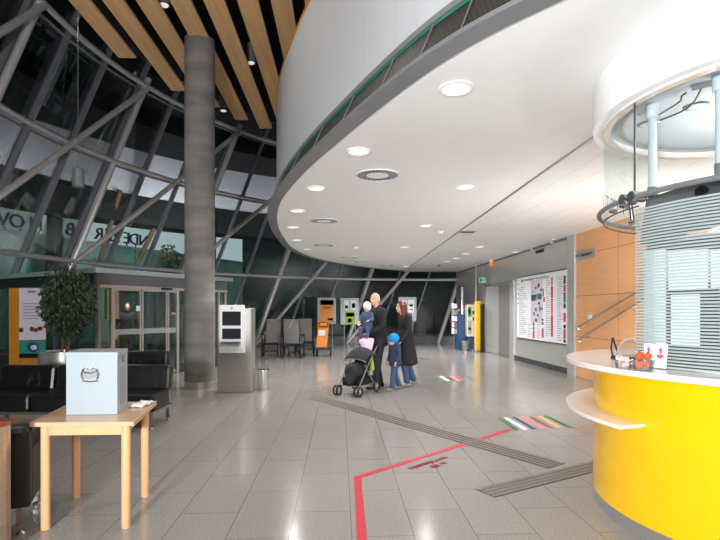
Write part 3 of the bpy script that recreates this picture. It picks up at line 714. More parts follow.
# steel bin beside it
c = Vector((Q(263,390,9.5).x, 9.55, 0)); t = thing('litter_bin', 'small round steel bin standing right of the terminal', 'bin', c)
M().lathe([(.118,0),(.118,.37),(.122,.375),(.122,.385),(.105,.385),(.105,.3),(0,.29)], c[:2], 36).build('drum', 'steel', t, smooth=35)
M().lathe([(.124,.37),(.126,.378),(.124,.388),(.112,.388)], c[:2], 36).build('rim', 'polished', t, smooth=35)
# ================================================================== FAR END
def wheelchair():
    t = thing('wheelchair', 'grey high-backed wheelchair', 'wheelchair', (0,0,0), 0, 'wheelchairs parked at the glazing')
    bk = M().obox((-.24,.12,.46), (.48,0,0), (0,.07,0), (0,.13,.78)).build('backrest', 'greyfabric', t, world=False, bevel=.025)
    M().obox((-.1,.115,.62), (.2,0,0), (0,.01,0), (0,.018,.1)).build('back_pocket', 'mid_grey', bk, world=False)
    M().box(-.24,.24,-.4,.14,.44,.5).build('seat', 'greyfabric', t, world=False, bevel=.02)
    q = M()
    for x in (-.27,.27):
        q.tube([(x,.16,.1),(x,.16,.5),(x,.2,.72),(x,-.3,.72),(x,-.38,.62),(x,-.42,.2)], .016, 8); q.tube([(x,-.42,.3),(x,.16,.3)], .014, 8)
    q.tube([(-.27,.1,.4),(.27,.1,.4)], .014, 8); q.tube([(-.27,-.36,.4),(.27,-.36,.4)], .014, 8); q.build('frame', 'black_metal', t, world=False, smooth=50)
    for x in (-.29,.29):
        M().box(x-.035,x+.035,-.28,.12,.715,.755).build('armrest', 'rubber', t, world=False, bevel=.012)
        w = M().tube([(x*1.1,.1+.19*math.cos(k*PI/10),.22+.19*math.sin(k*PI/10)) for k in range(20)], .03, 8, closed=True).build('wheel', 'rubber', t, world=False, smooth=50)
        q = M()
        for k in range(5): q.tube([(x*1.1,.1,.22),(x*1.1,.1+.18*math.cos(k*1.257),.22+.18*math.sin(k*1.257))], .012, 5)
        q.tube([(x*1.0,.1,.22),(x*1.16,.1,.22)], .045, 10); q.build('spokes', 'mid_grey', w, world=False)
        c = M().tube([(x*.9,-.44+.075*math.cos(k*PI/8),.09+.075*math.sin(k*PI/8)) for k in range(16)], .016, 8, closed=True).build('caster', 'rubber', t, world=False, smooth=50)
        M().tube([(x*.9-.02,-.44,.09),(x*.9-.02,-.42,.24)], .012, 6).build('fork', 'mid_grey', c, world=False)
    for x in (-.13,.13): M().obox((x-.09,-.6,.1), (.18,0,0), (0,.18,.05), (0,0,.018)).build('footrest', 'black_metal', t, world=False)
    for x in (-.2,.2): M().tube([(x,.24,1.14),(x,.34,1.16)], .016, 8).build('push_handle', 'rubber', t, world=False, smooth=50)
    return t
w0 = wheelchair()
for i, (px, z, rz, lb) in enumerate(((272,16.5,PI+.35,'leftmost of the three, next to the leaning column'),(293,16.1,PI-.15,'in the middle, with a pale mark on its back'),(305,17.3,PI+.05,'rightmost, beside the orange trolley'))):
    o = w0 if i == 0 else copy_tree(w0); o.location = (Q(px,0,z).x, z, 0); o.rotation_euler.z = rz; o['label'] = 'grey high-backed wheelchair, ' + lb
    if i == 1:
        q = M(); q.tube([(-.06,.305,1.16),(-.0,.295,1.09),(-.04,.292,1.07),(.05,.277,.96)], .008, 5); q.build('pale_mark', 'paper', o, world=False)
c = Vector((Q(321.5,0,16.6).x, 16.6, 0)); t = thing('luggage_trolley', 'orange upright trolley with black loop handle beside the wheelchairs', 'trolley', c)
M().obox((-.19,0,.28),(.36,0,0),(0,.16,0),(.06,.02,.66)).build('board', 'orange', t, world=False, bevel=.02)
M().obox((-.15,.01,.94),(.38,0,0),(0,.1,0),(.02,.0,.22)).build('head', 'orange', t, world=False, bevel=.03)
M().tube([(-.08,-.02,.99),(.2,-.02,.99),(.215,-.02,1.02),(.215,-.02,1.1),(.19,-.02,1.13),(-.06,-.02,1.13),(-.085,-.02,1.1),(-.085,-.02,1.02)], .018, 8, closed=True).build('loop_handle', 'black_metal', t, world=False, smooth=50)
M().box(-.1,.12,-.012,.0,.68,.86).build('notice', 'paper', t, world=False)
M().box(-.2,.34,-.1,.34,.2,.27).build('base', 'black_metal', t, world=False, bevel=.02)
for x, y in ((-.16,.28),(.3,.28),(-.16,-.06),(.3,-.06)): M().tube([(x-.02,y,.085),(x+.02,y,.085)], .085, 16).build('wheel', 'rubber', t, world=False, smooth=40)

# posters by the far glazing
def poster(px0, px1, py0, py1, z, label, art):
    a, b = Q(px0,py1,z), Q(px1,py0,z); t = thing('poster_panel', label, 'poster', ((a.x+b.x)/2, z, a.z), group='poster panels at the far glazing')
    M().box(a.x,b.x,z,z+.04,a.z,b.z).build('frame', 'greybox', t, bevel=.004)
    for (u0,u1,v0,v1,m,nm) in art:
        M().box(a.x+(b.x-a.x)*u0, a.x+(b.x-a.x)*u1, z-.012, z+.002, a.z+(b.z-a.z)*v0, a.z+(b.z-a.z)*v1).build(nm, m, t)
    for f in (.2,.8):
        x = a.x+(b.x-a.x)*f; M().tube([(x,z+.045,0),(x,z+.045,b.z-.02)], .018, 8).build('support_post', 'mullion', t, smooth=50)
    return t
zp = 20.6
poster(317.5,336,297.5,324,zp,'grey framed orange poster with pictures along its top', [(.14,.88,.1,.9,'orange','poster_sheet'),(.16,.86,.72,.9,'lilac','picture'),(.2,.4,.74,.88,'black','picture'),(.5,.62,.76,.86,'black','picture'),(.7,.82,.74,.9,'greyprint','picture'),(.3,.76,.62,.65,'ochre','text_line'),(.3,.7,.56,.58,'ochre','text_line'),(.55,.85,.14,.22,'paper','notice')])
poster(340.5,359,298,324.5,zp,'grey poster panel with small white sheets and a green leaflet', [(.2,.44,.55,.92,'paper','sheet'),(.56,.84,.55,.92,'paper','sheet'),(.24,.4,.6,.72,'black','picture'),(.62,.8,.62,.8,'rose','picture'),(.26,.78,.02,.48,'lime','leaflet'),(.3,.74,.3,.44,'mustard','picture'),(.4,.6,.08,.22,'green','picture')])
poster(398.5,416.5,297,321,zp+.6,'grey poster panel with pale sheets behind the red-haired woman', [(.16,.48,.2,.88,'lilac','sheet'),(.54,.86,.35,.88,'paper','sheet'),(.22,.42,.5,.7,'rose','picture'),(.6,.8,.6,.7,'greyprint','text_line'),(.6,.8,.45,.5,'crimson','text_line')])

# blue information column, rack, machine, yellow pillar
zb = 19.2
t = thing('information_column', 'blue information column with silver post at the far right', 'column', (Q(460.5,0,zb).x, zb, 0)); t['kind'] = 'thing'
a, b = Q(456.5,310,zb), Q(465,310,zb)
M().prism([(a.x,zb),(b.x,zb),(b.x,zb+.4),(a.x,zb+.4)],0,1.38).build('body', 'blue', t, bevel=.03)
q = M().tube([(x,zb+.2,h) for x,h in ((a.x+.03,1.3),(a.x+.08,1.48),(a.x+.2,1.56))], .05, 10); q.build('curved_edge', 'trim', t, smooth=50)
p = Q(462.5,0,zb); M().tube([(p.x,zb+.1,1.35),(p.x,zb+.1,2.42)], .075, 18).build('post', 'polished', t, smooth=40); M().lathe([(.08,2.42),(.08,2.45),(.05,2.46)], (p.x,zb+.1), 18).build('post_cap', 'coppertop', t)
z = 19.0; a = Q(451.5,0,z); t = thing('leaflet_rack', 'slim rack of leaflets left of the blue column', 'rack', (a.x+.1, z, 0))
M().tube([(a.x+.12,z+.1,0),(a.x+.12,z+.1,1.7)], .02, 8).build('pole', 'mid_grey', t); M().lathe([(.16,0),(.16,.02),(.02,.04)], (a.x+.12,z+.1), 20).build('foot', 'mid_grey', t)
for k in range(5):
    h = .62+k*.24; M().obox((a.x,z+.02,h), (.24,0,0), (0,.06,0), (0,.04,.03)).build('pocket', 'acrylic', t)
    M().obox((a.x+.02,z+.03,h+.02), (.09,0,0), (0,.02,0), (0,.03,.2)).build('leaflet', ('paper','lilac','paper','greyprint','paper')[k], t); M().obox((a.x+.125,z+.03,h+.02), (.09,0,0), (0,.02,0), (0,.03,.18)).build('leaflet', ('greyprint','maroon','lilac','copper','lilac')[k], t)
z = 18.9; t = thing('vending_machine', 'cream ticket machine on a blue base behind the yellow pillar', 'machine', (Q(470.5,0,z).x, z, 0)); a, b = Q(467.2,336.5,z), Q(475.5,304.5,z)
M().box(a.x,b.x,z,z+.5,a.z,b.z).build('housing', 'cream', t, bevel=.015); M().box(a.x+.02,b.x-.02,z+.05,z+.48,0,a.z).build('base', 'blue', t)
for u0,u1,v0,v1,m,nm in ((.08,.5,.62,.92,'teal','display'),(.14,.4,.7,.86,'mustard','picture'),(.62,.86,.7,.8,'black','keypad'),(.64,.84,.5,.6,'screen','coin_slot'),(.1,.5,.1,.5,'greyprint','front_panel'),(.15,.45,.2,.28,'black','slot')):
    M().box(a.x+(b.x-a.x)*u0,a.x+(b.x-a.x)*u1,z-.01,z+.01,a.z+(b.z-a.z)*v0,a.z+(b.z-a.z)*v1).build(nm,m,t)
z = 18.4; t = thing('information_pillar', 'tall yellow pillar on a grey foot left of the lift', 'pillar', (Q(478,0,z).x, z, 0)); t['kind'] = 'thing'; a, b = Q(475.2,349,z), Q(480.8,301,z)
M().box(a.x,b.x,z,z+.18,.06,b.z).build('body', 'yellow', t, bevel=.01); M().box(a.x-.12,b.x+.12,z-.08,z+.4,0,.06).build('foot', 'trim', t, bevel=.01)
z = 18.0; a = Q(481.4,0,z); t = thing('dark_recess_strip', 'narrow black box standing in for the dark recess between the yellow pillar and the lift', 'machine', (a.x+.07, z, 0)); b = Q(485.6,304,z)  # stand-in for the dark strip of the lift recess, not a machine
M().box(a.x,b.x-.03,z,z+.2,0,b.z).build('housing', 'black_metal', t, bevel=.01); M().box(a.x+.02,b.x-.05,z-.008,z+.002,1.1,1.5).build('screen', 'screen', t)
p = Vector((Q(476,0,18.15).x,18.15,0)); t = thing('slim_pole', 'thin pale pole from the ceiling down in front of the yellow pillar', 'pole', p)
M().tube([p+Vector((0,0,.012)), p+Vector((0,0,3.262))], .014, 10).build('shaft', 'cream', t, smooth=50); M().lathe([(.06,0),(.06,.012)], p[:2], 18).build('foot_plate', 'trim', t); M().lathe([(.05,3.24),(.05,3.262)], p[:2], 18).build('top_plate', 'trim', t)
p = Vector((Q(465.2,0,18.6).x,18.6,0)); t = thing('litter_bin', 'small silver bin standing before the blue column', 'bin', p)
M().lathe([(.11,0),(.125,.36),(.13,.37),(.115,.37),(.1,.1),(0,.1)], p[:2], 28).build('drum', 'polished', t, smooth=35); M().lathe([(.131,.36),(.134,.37),(.131,.38),(.118,.38)], p[:2], 28).build('rim', 'steel', t, smooth=35)
a, b = Q(479.3,282.8,18), Q(486,277.3,18); t = thing('exit_sign', 'small pale green exit sign hanging near the lift', 'sign', (a.x,18,a.z))
M().box(a.x,b.x,18,18.05,a.z,b.z).build('panel', 'exit', t, bevel=.004); M().box(a.x+.02,a.x+.09,17.992,18.0,a.z+.04,b.z-.04).build('pictogram', 'green', t); M().box(a.x+.12,a.x+.2,17.992,18.0,a.z+.085,a.z+.11).build('arrow', 'green', t)
for x in (a.x+.04, b.x-.04): M().tube([(x,18.025,b.z),(x,18.025,3.265)], .005, 5).build('hanger', 'mid_grey', t)
p = Q(491.2,263,17.0); t = thing('warning_beacon', 'orange beacon lamp under the metal ceiling near the lift', 'lamp', p)
M().lathe([(.05,p.z-.1),(.062,p.z-.09),(.062,p.z+.04)], p[:2], 20).build('lens', 'amber', t, smooth=40); M().lathe([(.066,p.z+.04),(.066,p.z+.09),(.03,p.z+.1),(.03,3.263)], p[:2], 20).build('mount', 'paper', t, smooth=40)

# map board
t = thing('map_board', 'large white site map board with green and crimson legend columns on the steel wall', 'board', (WX(13.4)-.05,13.43,.71))
z0, z1 = 15.1, 11.76; BU = Vector((WX(z1)-WX(z0), z1-z0, 0)); BL_ = BU.length; BU.normalize(); BN = Vector((BU.y, -BU.x, 0)); 
if BN.x > 0: BN = -BN
b0 = Vector((WX(z0), z0, .71))+BN*.012; BHT = 1.775
M().obox(b0, BU*BL_, BN*.035, (0,0,BHT)).build('panel', 'paper', t, bevel=.004)
def bb(u0, u1, v0, v1, m, nm):
    return M().obox(b0+BU*BL_*u0+BN*.036+Vector((0,0,BHT*v0)), BU*BL_*(u1-u0), BN*.004, (0,0,BHT*(v1-v0))).build(nm, m, t)
M().obox(b0-BU*.03-Vector((0,0,.03)), BU*(BL_+.06), BN*.02, (0,0,BHT+.06)).build('frame', 'dark_grey', t)
random.seed(21)
bb(.33,.57,.26,.92,'lilac','map_ground'); bb(.02,.05,.8,.86,'paper','strip') 
pl_ = [(.34,.45,.6,.7,'green'),(.46,.55,.62,.71,'teal'),(.5,.53,.44,.52,'black'),(.36,.4,.72,.76,'black'),(.41,.45,.78,.82,'green'),(.47,.51,.8,.86,'black'),(.52,.56,.74,.78,'green'),(.42,.45,.44,.49,'black'),(.46,.49,.36,.4,'black'),(.42,.46,.28,.33,'green'),(.54,.57,.46,.5,'teal'),(.56,.59,.66,.78,'crimson'),(.58,.61,.58,.65,'crimson'),(.55,.58,.3,.33,'black'),(.38,.41,.38,.43,'black'),(.48,.52,.54,.58,'green')]
for u0,u1,v0,v1,m in pl_: bb(u0,u1,v0,v1,m,'map_block')
for u, segs in ((.72,[(.08,.38,'crimson'),(.385,.6,'rose'),(.6,.62,'teal'),(.63,.8,'crimson'),(.81,.93,'rose')]),(.93,[(.02,.06,'black'),(.07,.2,'crimson'),(.21,.26,'black'),(.3,.42,'crimson'),(.48,.55,'green'),(.56,.7,'teal'),(.71,.8,'crimson'),(.81,.92,'green')]),(.37,[(.02,.14,'crimson'),(.15,.2,'teal'),(.21,.28,'crimson')]),(.55,[(.05,.19,'crimson'),(.24,.28,'teal')])):
    for v0,v1,m in segs: bb(u,u+.035,v0,v1,m,'legend_bar')
q = M()
for u0, du, v0, v1 in ((.06,.2,.06,.86),(.27,.08,.04,.26),(.46,.08,.04,.26),(.63,.08,.08,.92),(.83,.09,.04,.92)):
    v = v0
    while v < v1:
        q.obox(b0+BU*BL_*u0+BN*.036+Vector((0,0,BHT*v)), BU*BL_*du*random.uniform(.45,1), BN*.003, (0,0,BHT*.008)); v += .032
q.build('text_lines', 'greyprint', t)
q = M()
for k in range(5): q.obox(b0+BU*BL_*.03+BN*.036+Vector((0,0,BHT*(.88-.08*k))), BU*BL_*.018, BN*.004, (0,0,BHT*.025))
q.build('symbols', 'black', t)
M().glyphs(b0+BU*BL_*.18+BN*.038+Vector((0,0,BHT*.93)), BU, (0,0,1), 1.7, .06, .003, 3).build('heading', 'greyprint', t)
bb(.11,.15,.92,.96,'teal','emblem')
# handrails, wall sign, switch
for i, (x0,y0,x1,y1,lb) in enumerate(((580,328,648,288,'upper'),(581,340,648,299,'lower'))):
    def wp(px, py):
        k = (px-360)/F; z = 5.505/(k+.048); return Vector((WX(z)-.07, z, EYE+(HZ-py)/F*z))
    a, b = wp(x0,y0), wp(x1,y1); b = b+(b-a)*.35; d = (b-a).normalized()
    t = thing('handrail', lb+' of two slanting steel handrails on the wood wall', 'handrail', a, group=None)
    M().tube([a+Vector((.055,0,-.02)), a, b], .021, 12).build('rail', 'polished', t, smooth=50)
    for f in (.12, .62, .95):
        p = a.lerp(b, f); M().tube([p, p+Vector((.03,0,-.05)), p+Vector((.068,0,-.05))], .009, 8).build('bracket', 'chrome', t, smooth=50)
def on_wall(px0, px1, py0, py1, name, label, cat, m, dep=.015):
    k0, k1 = (px0-360)/F, (px1-360)/F; za, zb_ = 5.505/(k0+.048), 5.505/(k1+.048)
    h0, h1 = EYE+(HZ-py1)/F*za, EYE+(HZ-py0)/F*za; a = Vector((WX(za), za, h0)); u = Vector((WX(zb_)-WX(za), zb_-za, 0)); n = Vector((-1,-.048,0)).normalized()
    t = thing(name, label, cat, a); M().obox(a+n*.001, u, n*dep, (0,0,h1-h0)).build('plate', m, t, bevel=.002); return t, a, u, n, h1-h0
t, a, u, n, hh = on_wall(575.5,596,252.5,261,'wall_sign','narrow steel name sign with small dark lettering on the wood wall','sign','steel')
M().glyphs(a+u*.06+n*.016+Vector((0,0,hh*.36)), u, (0,0,1), u.length*.86, .075, .003, 5).build('lettering', 'black', t)
on_wall(588.5,592,314.5,319,'light_switch','small white switch plate on the wood wall above the handrails','switch','paper')
on_wall(536,544,250.8,254,'door_closer_light','short dark slot light high on the steel wall above the map board','light','black_metal')[0].name = 'slot_light'

# ================================================================== CEILING FIXTURES
H_ = 3.28
def downlight(p, r, label, group='downlights'):
    t = thing('ceiling_light', label, 'light', p, group=group)
    M().sector((0,0), r*.84, r, -.012, .0, 0, 360, 32).build('rim', 'paper', t, world=False, smooth=40)
    M().lathe([(r*.5,-.004),(r*.84,-.001)], (0,0), 32).build('diffuser', 'warm_lamp', t, world=False); return t
dl = [(456,88,'nearest the camera, large'),(358.5,151,'second along the curved rim'),(316,188,'third along the curved rim'),(297.5,210.5,'fourth along the curved rim'),(293,227,'fifth along the curved rim'),(296.5,240,'sixth along the curved rim'),(307,249,'seventh along the curved rim'),(465,187,'beside the long shadow gap'),(426,225.5,'farther on beside the shadow gap'),(404.5,247,'farthest beside the shadow gap')]
for px, py, lb in dl: downlight(P(px,py,H_-.001), .135, 'round white downlight in the white ceiling, ' + lb, 'downlights in the white ceiling')
for px, py, lb in ((480,246.6,'nearest of the row'),(466,253.6,'second of the row'),(456.5,258.2,'third of the row'),(447,261.5,'fourth of the row'),(406,266.5,'farthest, at the shadow gap'),(515,252,'by the map board')):
    downlight(P(px,py,3.261), .13, 'round downlight in the metal ceiling strip, ' + lb, 'downlights in the metal ceiling')
def diffuser(p, r, label):
    t = thing('air_diffuser', label, 'vent', p, group='swirl air diffusers')
    M().sector((0,0), r*.93, r, -.012, 0, 0, 360, 40).build('rim', 'paper', t, world=False, smooth=40)
    M().lathe([(r*.9,-.003),(r*.93,-.001)], (0,0), 40).build('backing', 'black_metal', t, world=False)
    M().lathe([(r*.46,-.013),(r*.5,-.009)], (0,0), 32).build('hub', 'paper', t, world=False)
    q = M()
    for k in range(24):
        a = 2*PI*k/24; c, s_ = math.cos(a), math.sin(a); d = .45
        q.add([(c*r*.46,s_*r*.46,-.008),(math.cos(a+.13)*r*.48,math.sin(a+.13)*r*.48,-.008),(math.cos(a+.22)*r*.92,math.sin(a+.22)*r*.92,-.008),(math.cos(a+.08)*r*.92,math.sin(a+.08)*r*.92,-.008),
               (c*r*.46,s_*r*.46,-.004),(math.cos(a+.13)*r*.48,math.sin(a+.13)*r*.48,-.004),(math.cos(a+.22)*r*.92,math.sin(a+.22)*r*.92,-.004),(math.cos(a+.08)*r*.92,math.sin(a+.08)*r*.92,-.004)],
              [(0,1,2,3),(7,6,5,4),(0,4,5,1),(1,5,6,2),(2,6,7,3),(3,7,4,0)])
    q.build('vanes', 'greyprint', t, world=False); return t
for px, py, lb in ((377.5,175,'nearest and largest looking'),(324,220.8,'second along the rim'),(323.6,245,'third along the rim'),(348.5,257.3,'fourth, towards the glazed end'),(361,261.8,'fifth, towards the glazed end'),(387,265.2,'farthest, at the glazed end')):
    diffuser(P(px,py,H_-.001), .29, 'round swirl air diffuser in the white ceiling, ' + lb)
p = P(467.5,231.7,3.261); t = thing('ceiling_vent', 'small rectangular vent in the metal ceiling strip', 'vent', p)
M().box(-.16,.16,-.12,.12,-.012,0).build('frame', 'greyprint', t, world=False)
for k in range(5): M().box(-.14,.14,-.1+k*.042,-.1+k*.042+.02,-.016,-.011).build('slat', 'dark_grey', t, world=False)
for px, py, lb in ((440.5,231.5,'between two downlights by the shadow gap'),(356,247,'among the far air diffusers')):
    p = P(px,py,H_-.001); t = thing('smoke_detector', 'small white ceiling detector ' + lb, 'detector', p)
    M().lathe([(.02,-.06),(.05,-.05),(.06,-.02),(.075,-.015),(.075,0)], (0,0), 24).build('body', 'paper', t, world=False, smooth=40); M().lathe([(.012,-.066),(.02,-.058)], (0,0), 12).build('sensor_tip', 'black_metal', t, world=False)
for px, py, lb in ((440,263.5,'near the glazed end'),(533,246.5,'over the map board'),(553.5,239.3,'by the wood wall')):
    p = P(px,py,3.261); t = thing('ceiling_spotlight', 'small swivel spotlight on the metal ceiling ' + lb, 'light', p, group='swivel spotlights')
    M().lathe([(.05,-.02),(.05,0)], (0,0), 18).build('base', 'paper', t, world=False); M().tube([(0,0,-.02),(0,0,-.05),(-.05,-.03,-.09)], .035, 12, .045).build('head', 'chrome', t, world=False, smooth=40)

# ================================================================== RECEPTION DESK
DC = (3.0, 3.6)
def arc(name, m, par, r0, r1, z0, z1, a0=0, a1=360, n=72, smooth=30, bevel=0): return M().sector(DC, r0, r1, z0, z1, a0, a1, n).build(name, m, par, smooth=smooth, bevel=bevel)
t = thing('reception_desk', 'round yellow reception desk with a white counter at the right', 'desk', (*DC, 0))
arc('body', 'yellow', t, 1.14, 1.2, .1, 1.085, 40, 320); arc('plinth', 'steel', t, 1.12, 1.192, 0, .1, 40, 320)
arc('counter', 'counter', t, 1.0, 1.4, 1.092, 1.13, 60, 300, 72, 30, .004); arc('shadow_gap', 'dark_grey', t, 1.1, 1.16, 1.085, 1.092, 40, 320)
arc('shelf', 'counter', t, 1.2, 1.405, .742, .768, 100, 197, 30, 30, .003)
arc('inner_lining', 'dark_grey', t, 1.125, 1.139, .1, 1.08, 40, 320); arc('inner_worktop', 'counter', t, .45, 1.1, .72, .75, 60, 300)
t = thing('desk_canopy', 'round white bulkhead under the ceiling above the yellow desk', 'canopy', (*DC, 2.95))
arc('bulkhead', 'white', t, 1.1, 1.2, 2.95, 3.285); arc('inner_ceiling', 'canopyin', t, .02, 1.1, 3.0, 3.02); arc('lower_rim', 'counter', t, 1.07, 1.13, 2.935, 2.952); arc('track_ring', 'steel', t, .985, 1.005, 2.965, 2.985)
for a, r in ((150,.8),(175,.55),(240,.75),(262,.72)):
    c = (DC[0]+r*math.cos(math.radians(a)), DC[1]+r*math.sin(math.radians(a)))
    f = M().lathe([(.07,2.99),(.085,2.995),(.085,3.0)], c, 20).build('spotlight_rim', 'chrome', t, smooth=40); M().lathe([(.05,2.986),(.062,2.989)], c, 20).build('lens', 'canopyin', f)
t = thing('desk_glazing', 'curved glass screen with frosted stripes above the yellow desk', 'screen', (*DC, 1.135))
RG = 1.12
for a0, a1 in ((100,187.6),(188.6,262),(263,310)): arc('upper_pane', 'glass_desk', t, RG-.006, RG+.006, 2.235, 2.93, a0, a1, 30)
arc('striped_pane', 'stripes', t, RG-.004, RG+.004, 1.135, 2.2, 188.6, 310, 48)
def gp(deg, h, r=RG): return Vector((DC[0]+r*math.cos(math.radians(deg)), DC[1]+r*math.sin(math.radians(deg)), h))
M().tube([gp(188.1,2.235), gp(188.1,2.93)], .007, 6).build('pane_joint', 'dark_grey', t)
rl = M().tube([gp(k*5, 2.275, RG+.035) for k in range(18, 64)], .018, 12).build('ring_rail', 'mid_grey', t, smooth=50)
M().tube([gp(k*5, 2.215, RG) for k in range(18, 39)], .006, 8).build('lower_edge', 'dark_grey', t, smooth=50)
for k in (186, 190.5, 222, 256): M().tube([gp(k, 2.275, RG-.03), gp(k, 2.275, RG+.07)], .036, 16).build('clamp', 'chrome', rl, smooth=40)
for k in (150, 168, 178): M().tube([gp(k,2.265,RG-.02), gp(k+4,2.245,RG-.02)], .018, 10).build('clamp', 'chrome', rl, smooth=40)
M().tube([gp(185.5,2.275,RG), gp(185.5,2.12,RG-.02)], .014, 10).build('hanger', 'chrome', rl, smooth=40); M().tube([gp(184.5,2.12,RG-.02), gp(187.5,2.12,RG-.02)], .02, 10).build('clamp', 'chrome', rl, smooth=40)
for k in (187.2, 225): 
    M().obox(gp(k,2.87,RG-.06), Vector((.03,0,0)), Vector((0,.05,0)), Vector((0,0,.08))).build('glass_bracket', 'steel', t)
q = M()
word = 'PORTIER'
for i, ch in enumerate(word):
    g = M().text(ch, (0,0,0), (1,0,0), (0,1,0), .12, 0)
    b = len(q.v)
    for v in g.v:
        dg_ = 121 + i*5.2 + v.x/RG*57.3; q.v.append(gp(dg_, 2.38+v.y, RG+.008))
    q.f += [tuple(b+k for k in f) for f in g.f]
q.build('lettering', 'mid_grey', t, fix=False)
# monitor hung on two tubes
pA, pB = Vector((2.13,3.64,0)), Vector((2.30,3.19,0))
t = thing('desk_monitor', 'dark ceiling-hung monitor behind the striped glass', 'monitor', (2.3,3.45,2.2))
for p, h in ((pA,2.36),(pB,2.4)):
    M().tube([p+Vector((0,0,h)), p+Vector((0,0,2.995))], .028, 18).build('pole', 'canopyin', t, smooth=40); M().lathe([(.042,2.9),(.046,2.905),(.046,2.998)], p[:2], 20).build('collar', 'canopyin', t, smooth=40)
    M().tube([p+Vector((0,0,h+.04)), p+Vector((0,0,h-.03))], .034, 16).build('joint', 'mid_grey', t, smooth=40)
o = Vector((2.02,3.62,1.98)); u = Vector((.30,-.62,.08)); w = Vector((.06,.02,.34)); 
mb = M().obox(o, u, Vector((.05,.03,0)), w).build('housing', 'dark_grey', t, bevel=.012); M().obox(o+u*.06+w*.08+Vector((.05,.03,0)), u*.88, Vector((.006,.004,0)), w*.84).build('screen', 'screen', mb)
M().tube([pA+Vector((0,0,2.34)), o+u*.15+w*.9+Vector((.03,0,0))], .02, 10).build('arm', 'mid_grey', t, smooth=40); M().tube([pB+Vector((0,0,2.38)), o+u*.75+w*.95+Vector((.03,0,0))], .02, 10).build('arm', 'mid_grey', t, smooth=40)
M().tube([o+u*.6+w*.72-Vector((.03,.02,0)), o+u*.6+w*.72], .04, 20).build('knob', 'chrome', mb, smooth=40)
q = M(); q.tube(spline([tuple(pA+Vector((.0,-.02,2.9))), tuple(pA+Vector((.1,-.14,2.96))), (2.2,3.42,2.97), (2.22,3.4,2.985)], 6), .006, 6); q.tube(spline([tuple(pA+Vector((.04,-.02,2.88))), tuple(pA+Vector((.13,-.2,2.9))), (2.28,3.34,2.985)], 6), .006, 6); q.build('cable', 'dark_grey', t, smooth=60)
M().obox((2.2,3.32,2.98), (.16,-.12,0), (.03,.04,0), (0,0,.018)).build('socket_box', 'mid_grey', t)
# things inside the desk
t = thing('notice_sheet', 'x', 'paper'); bpy.data.objects.remove(t)
def sheet(px0, px1, py0, py1, label):
    q = M(); r = RG-.022; n = 10; vs = []; 
    def hit(px):
        k = (px-360)/F; d = Vector((k,1,0)).normalized(); b = d.x*DC[0]+d.y*DC[1]; s = b-math.sqrt(b*b-(DC[0]**2+DC[1]**2-r*r)); p = d*s; return math.degrees(math.atan2(p.y-DC[1],p.x-DC[0])) % 360, p.y
    a0, z0 = hit(px0); a1, z1 = hit(px1); zm = (z0+z1)/2
    h0, h1 = EYE+(HZ-py1)/F*zm, EYE+(HZ-py0)/F*zm
    q.sector(DC, r-.0015, r+.0015, h0, h1, a0, a1, 10); o = q.build('notice_sheet', 'paper', smooth=40); tag(o, label, 'paper', 'white sheets behind the striped glass')
sheet(644,666,250,345,'tall white sheet at the left edge of the striped glass'); sheet(668.5,708,251,290,'wide white sheet high behind the striped glass'); sheet(671,700,294.5,345,'white sheet below the wide one behind the glass'); sheet(711,735,249,287,'white sheet at the right picture edge behind the glass')
t = thing('desk_cabinet', 'grey cabinet with a dark screen inside the reception desk', 'cabinet', (3.0,3.9,0))
M().box(2.76,3.24,3.5,3.85,0.0,1.9).build('body', 'mid_grey', t, bevel=.01); M().box(2.78,2.99,3.485,3.5,.1,1.85).build('door', 'greyprint', t); M().box(3.01,3.22,3.485,3.5,.1,1.85).build('door', 'dark_grey', t); M().box(2.95,2.97,3.47,3.486,1.3,1.5).build('handle', 'chrome', t)
t = thing('desk_partition', 'dark green-grey partition screen inside the round desk', 'partition', (3.15,4.0,.755))
M().obox((2.5,4.35,.756), (1.33,-.62,0), (.01,.025,0), (0,0,1.36)).build('panel', 'facade_dark', t, bevel=.004); M().obox((2.5,4.35,2.116), (1.33,-.62,0), (.01,.025,0), (0,0,.03)).build('top_rail', 'mid_grey', t)
M().obox((2.56,4.30,1.75), (.62,-.289,0), (-.006,-.012,0), (0,0,.26)).build('pinned_sheet', 'greybox', t)
t = thing('desk_computer', 'dark desktop monitor behind the lower striped glass', 'monitor', (2.5,3.3,.75))
M().obox((2.3,3.4,.9), (.28,-.42,0), (.03,.02,0), (0,0,.36)).build('housing', 'dark_grey', t, bevel=.008); M().obox((2.335,3.42,.93), (.26,-.38,0), (.004,.003,0), (0,0,.3)).build('screen', 'screen', t); M().tube([(2.46,3.2,.76),(2.46,3.2,.95)], .025, 12).build('stem', 'dark_grey', t); M().lathe([(.11,.752),(.11,.762),(.03,.77)], (2.46,3.2), 24).build('foot', 'dark_grey', t)
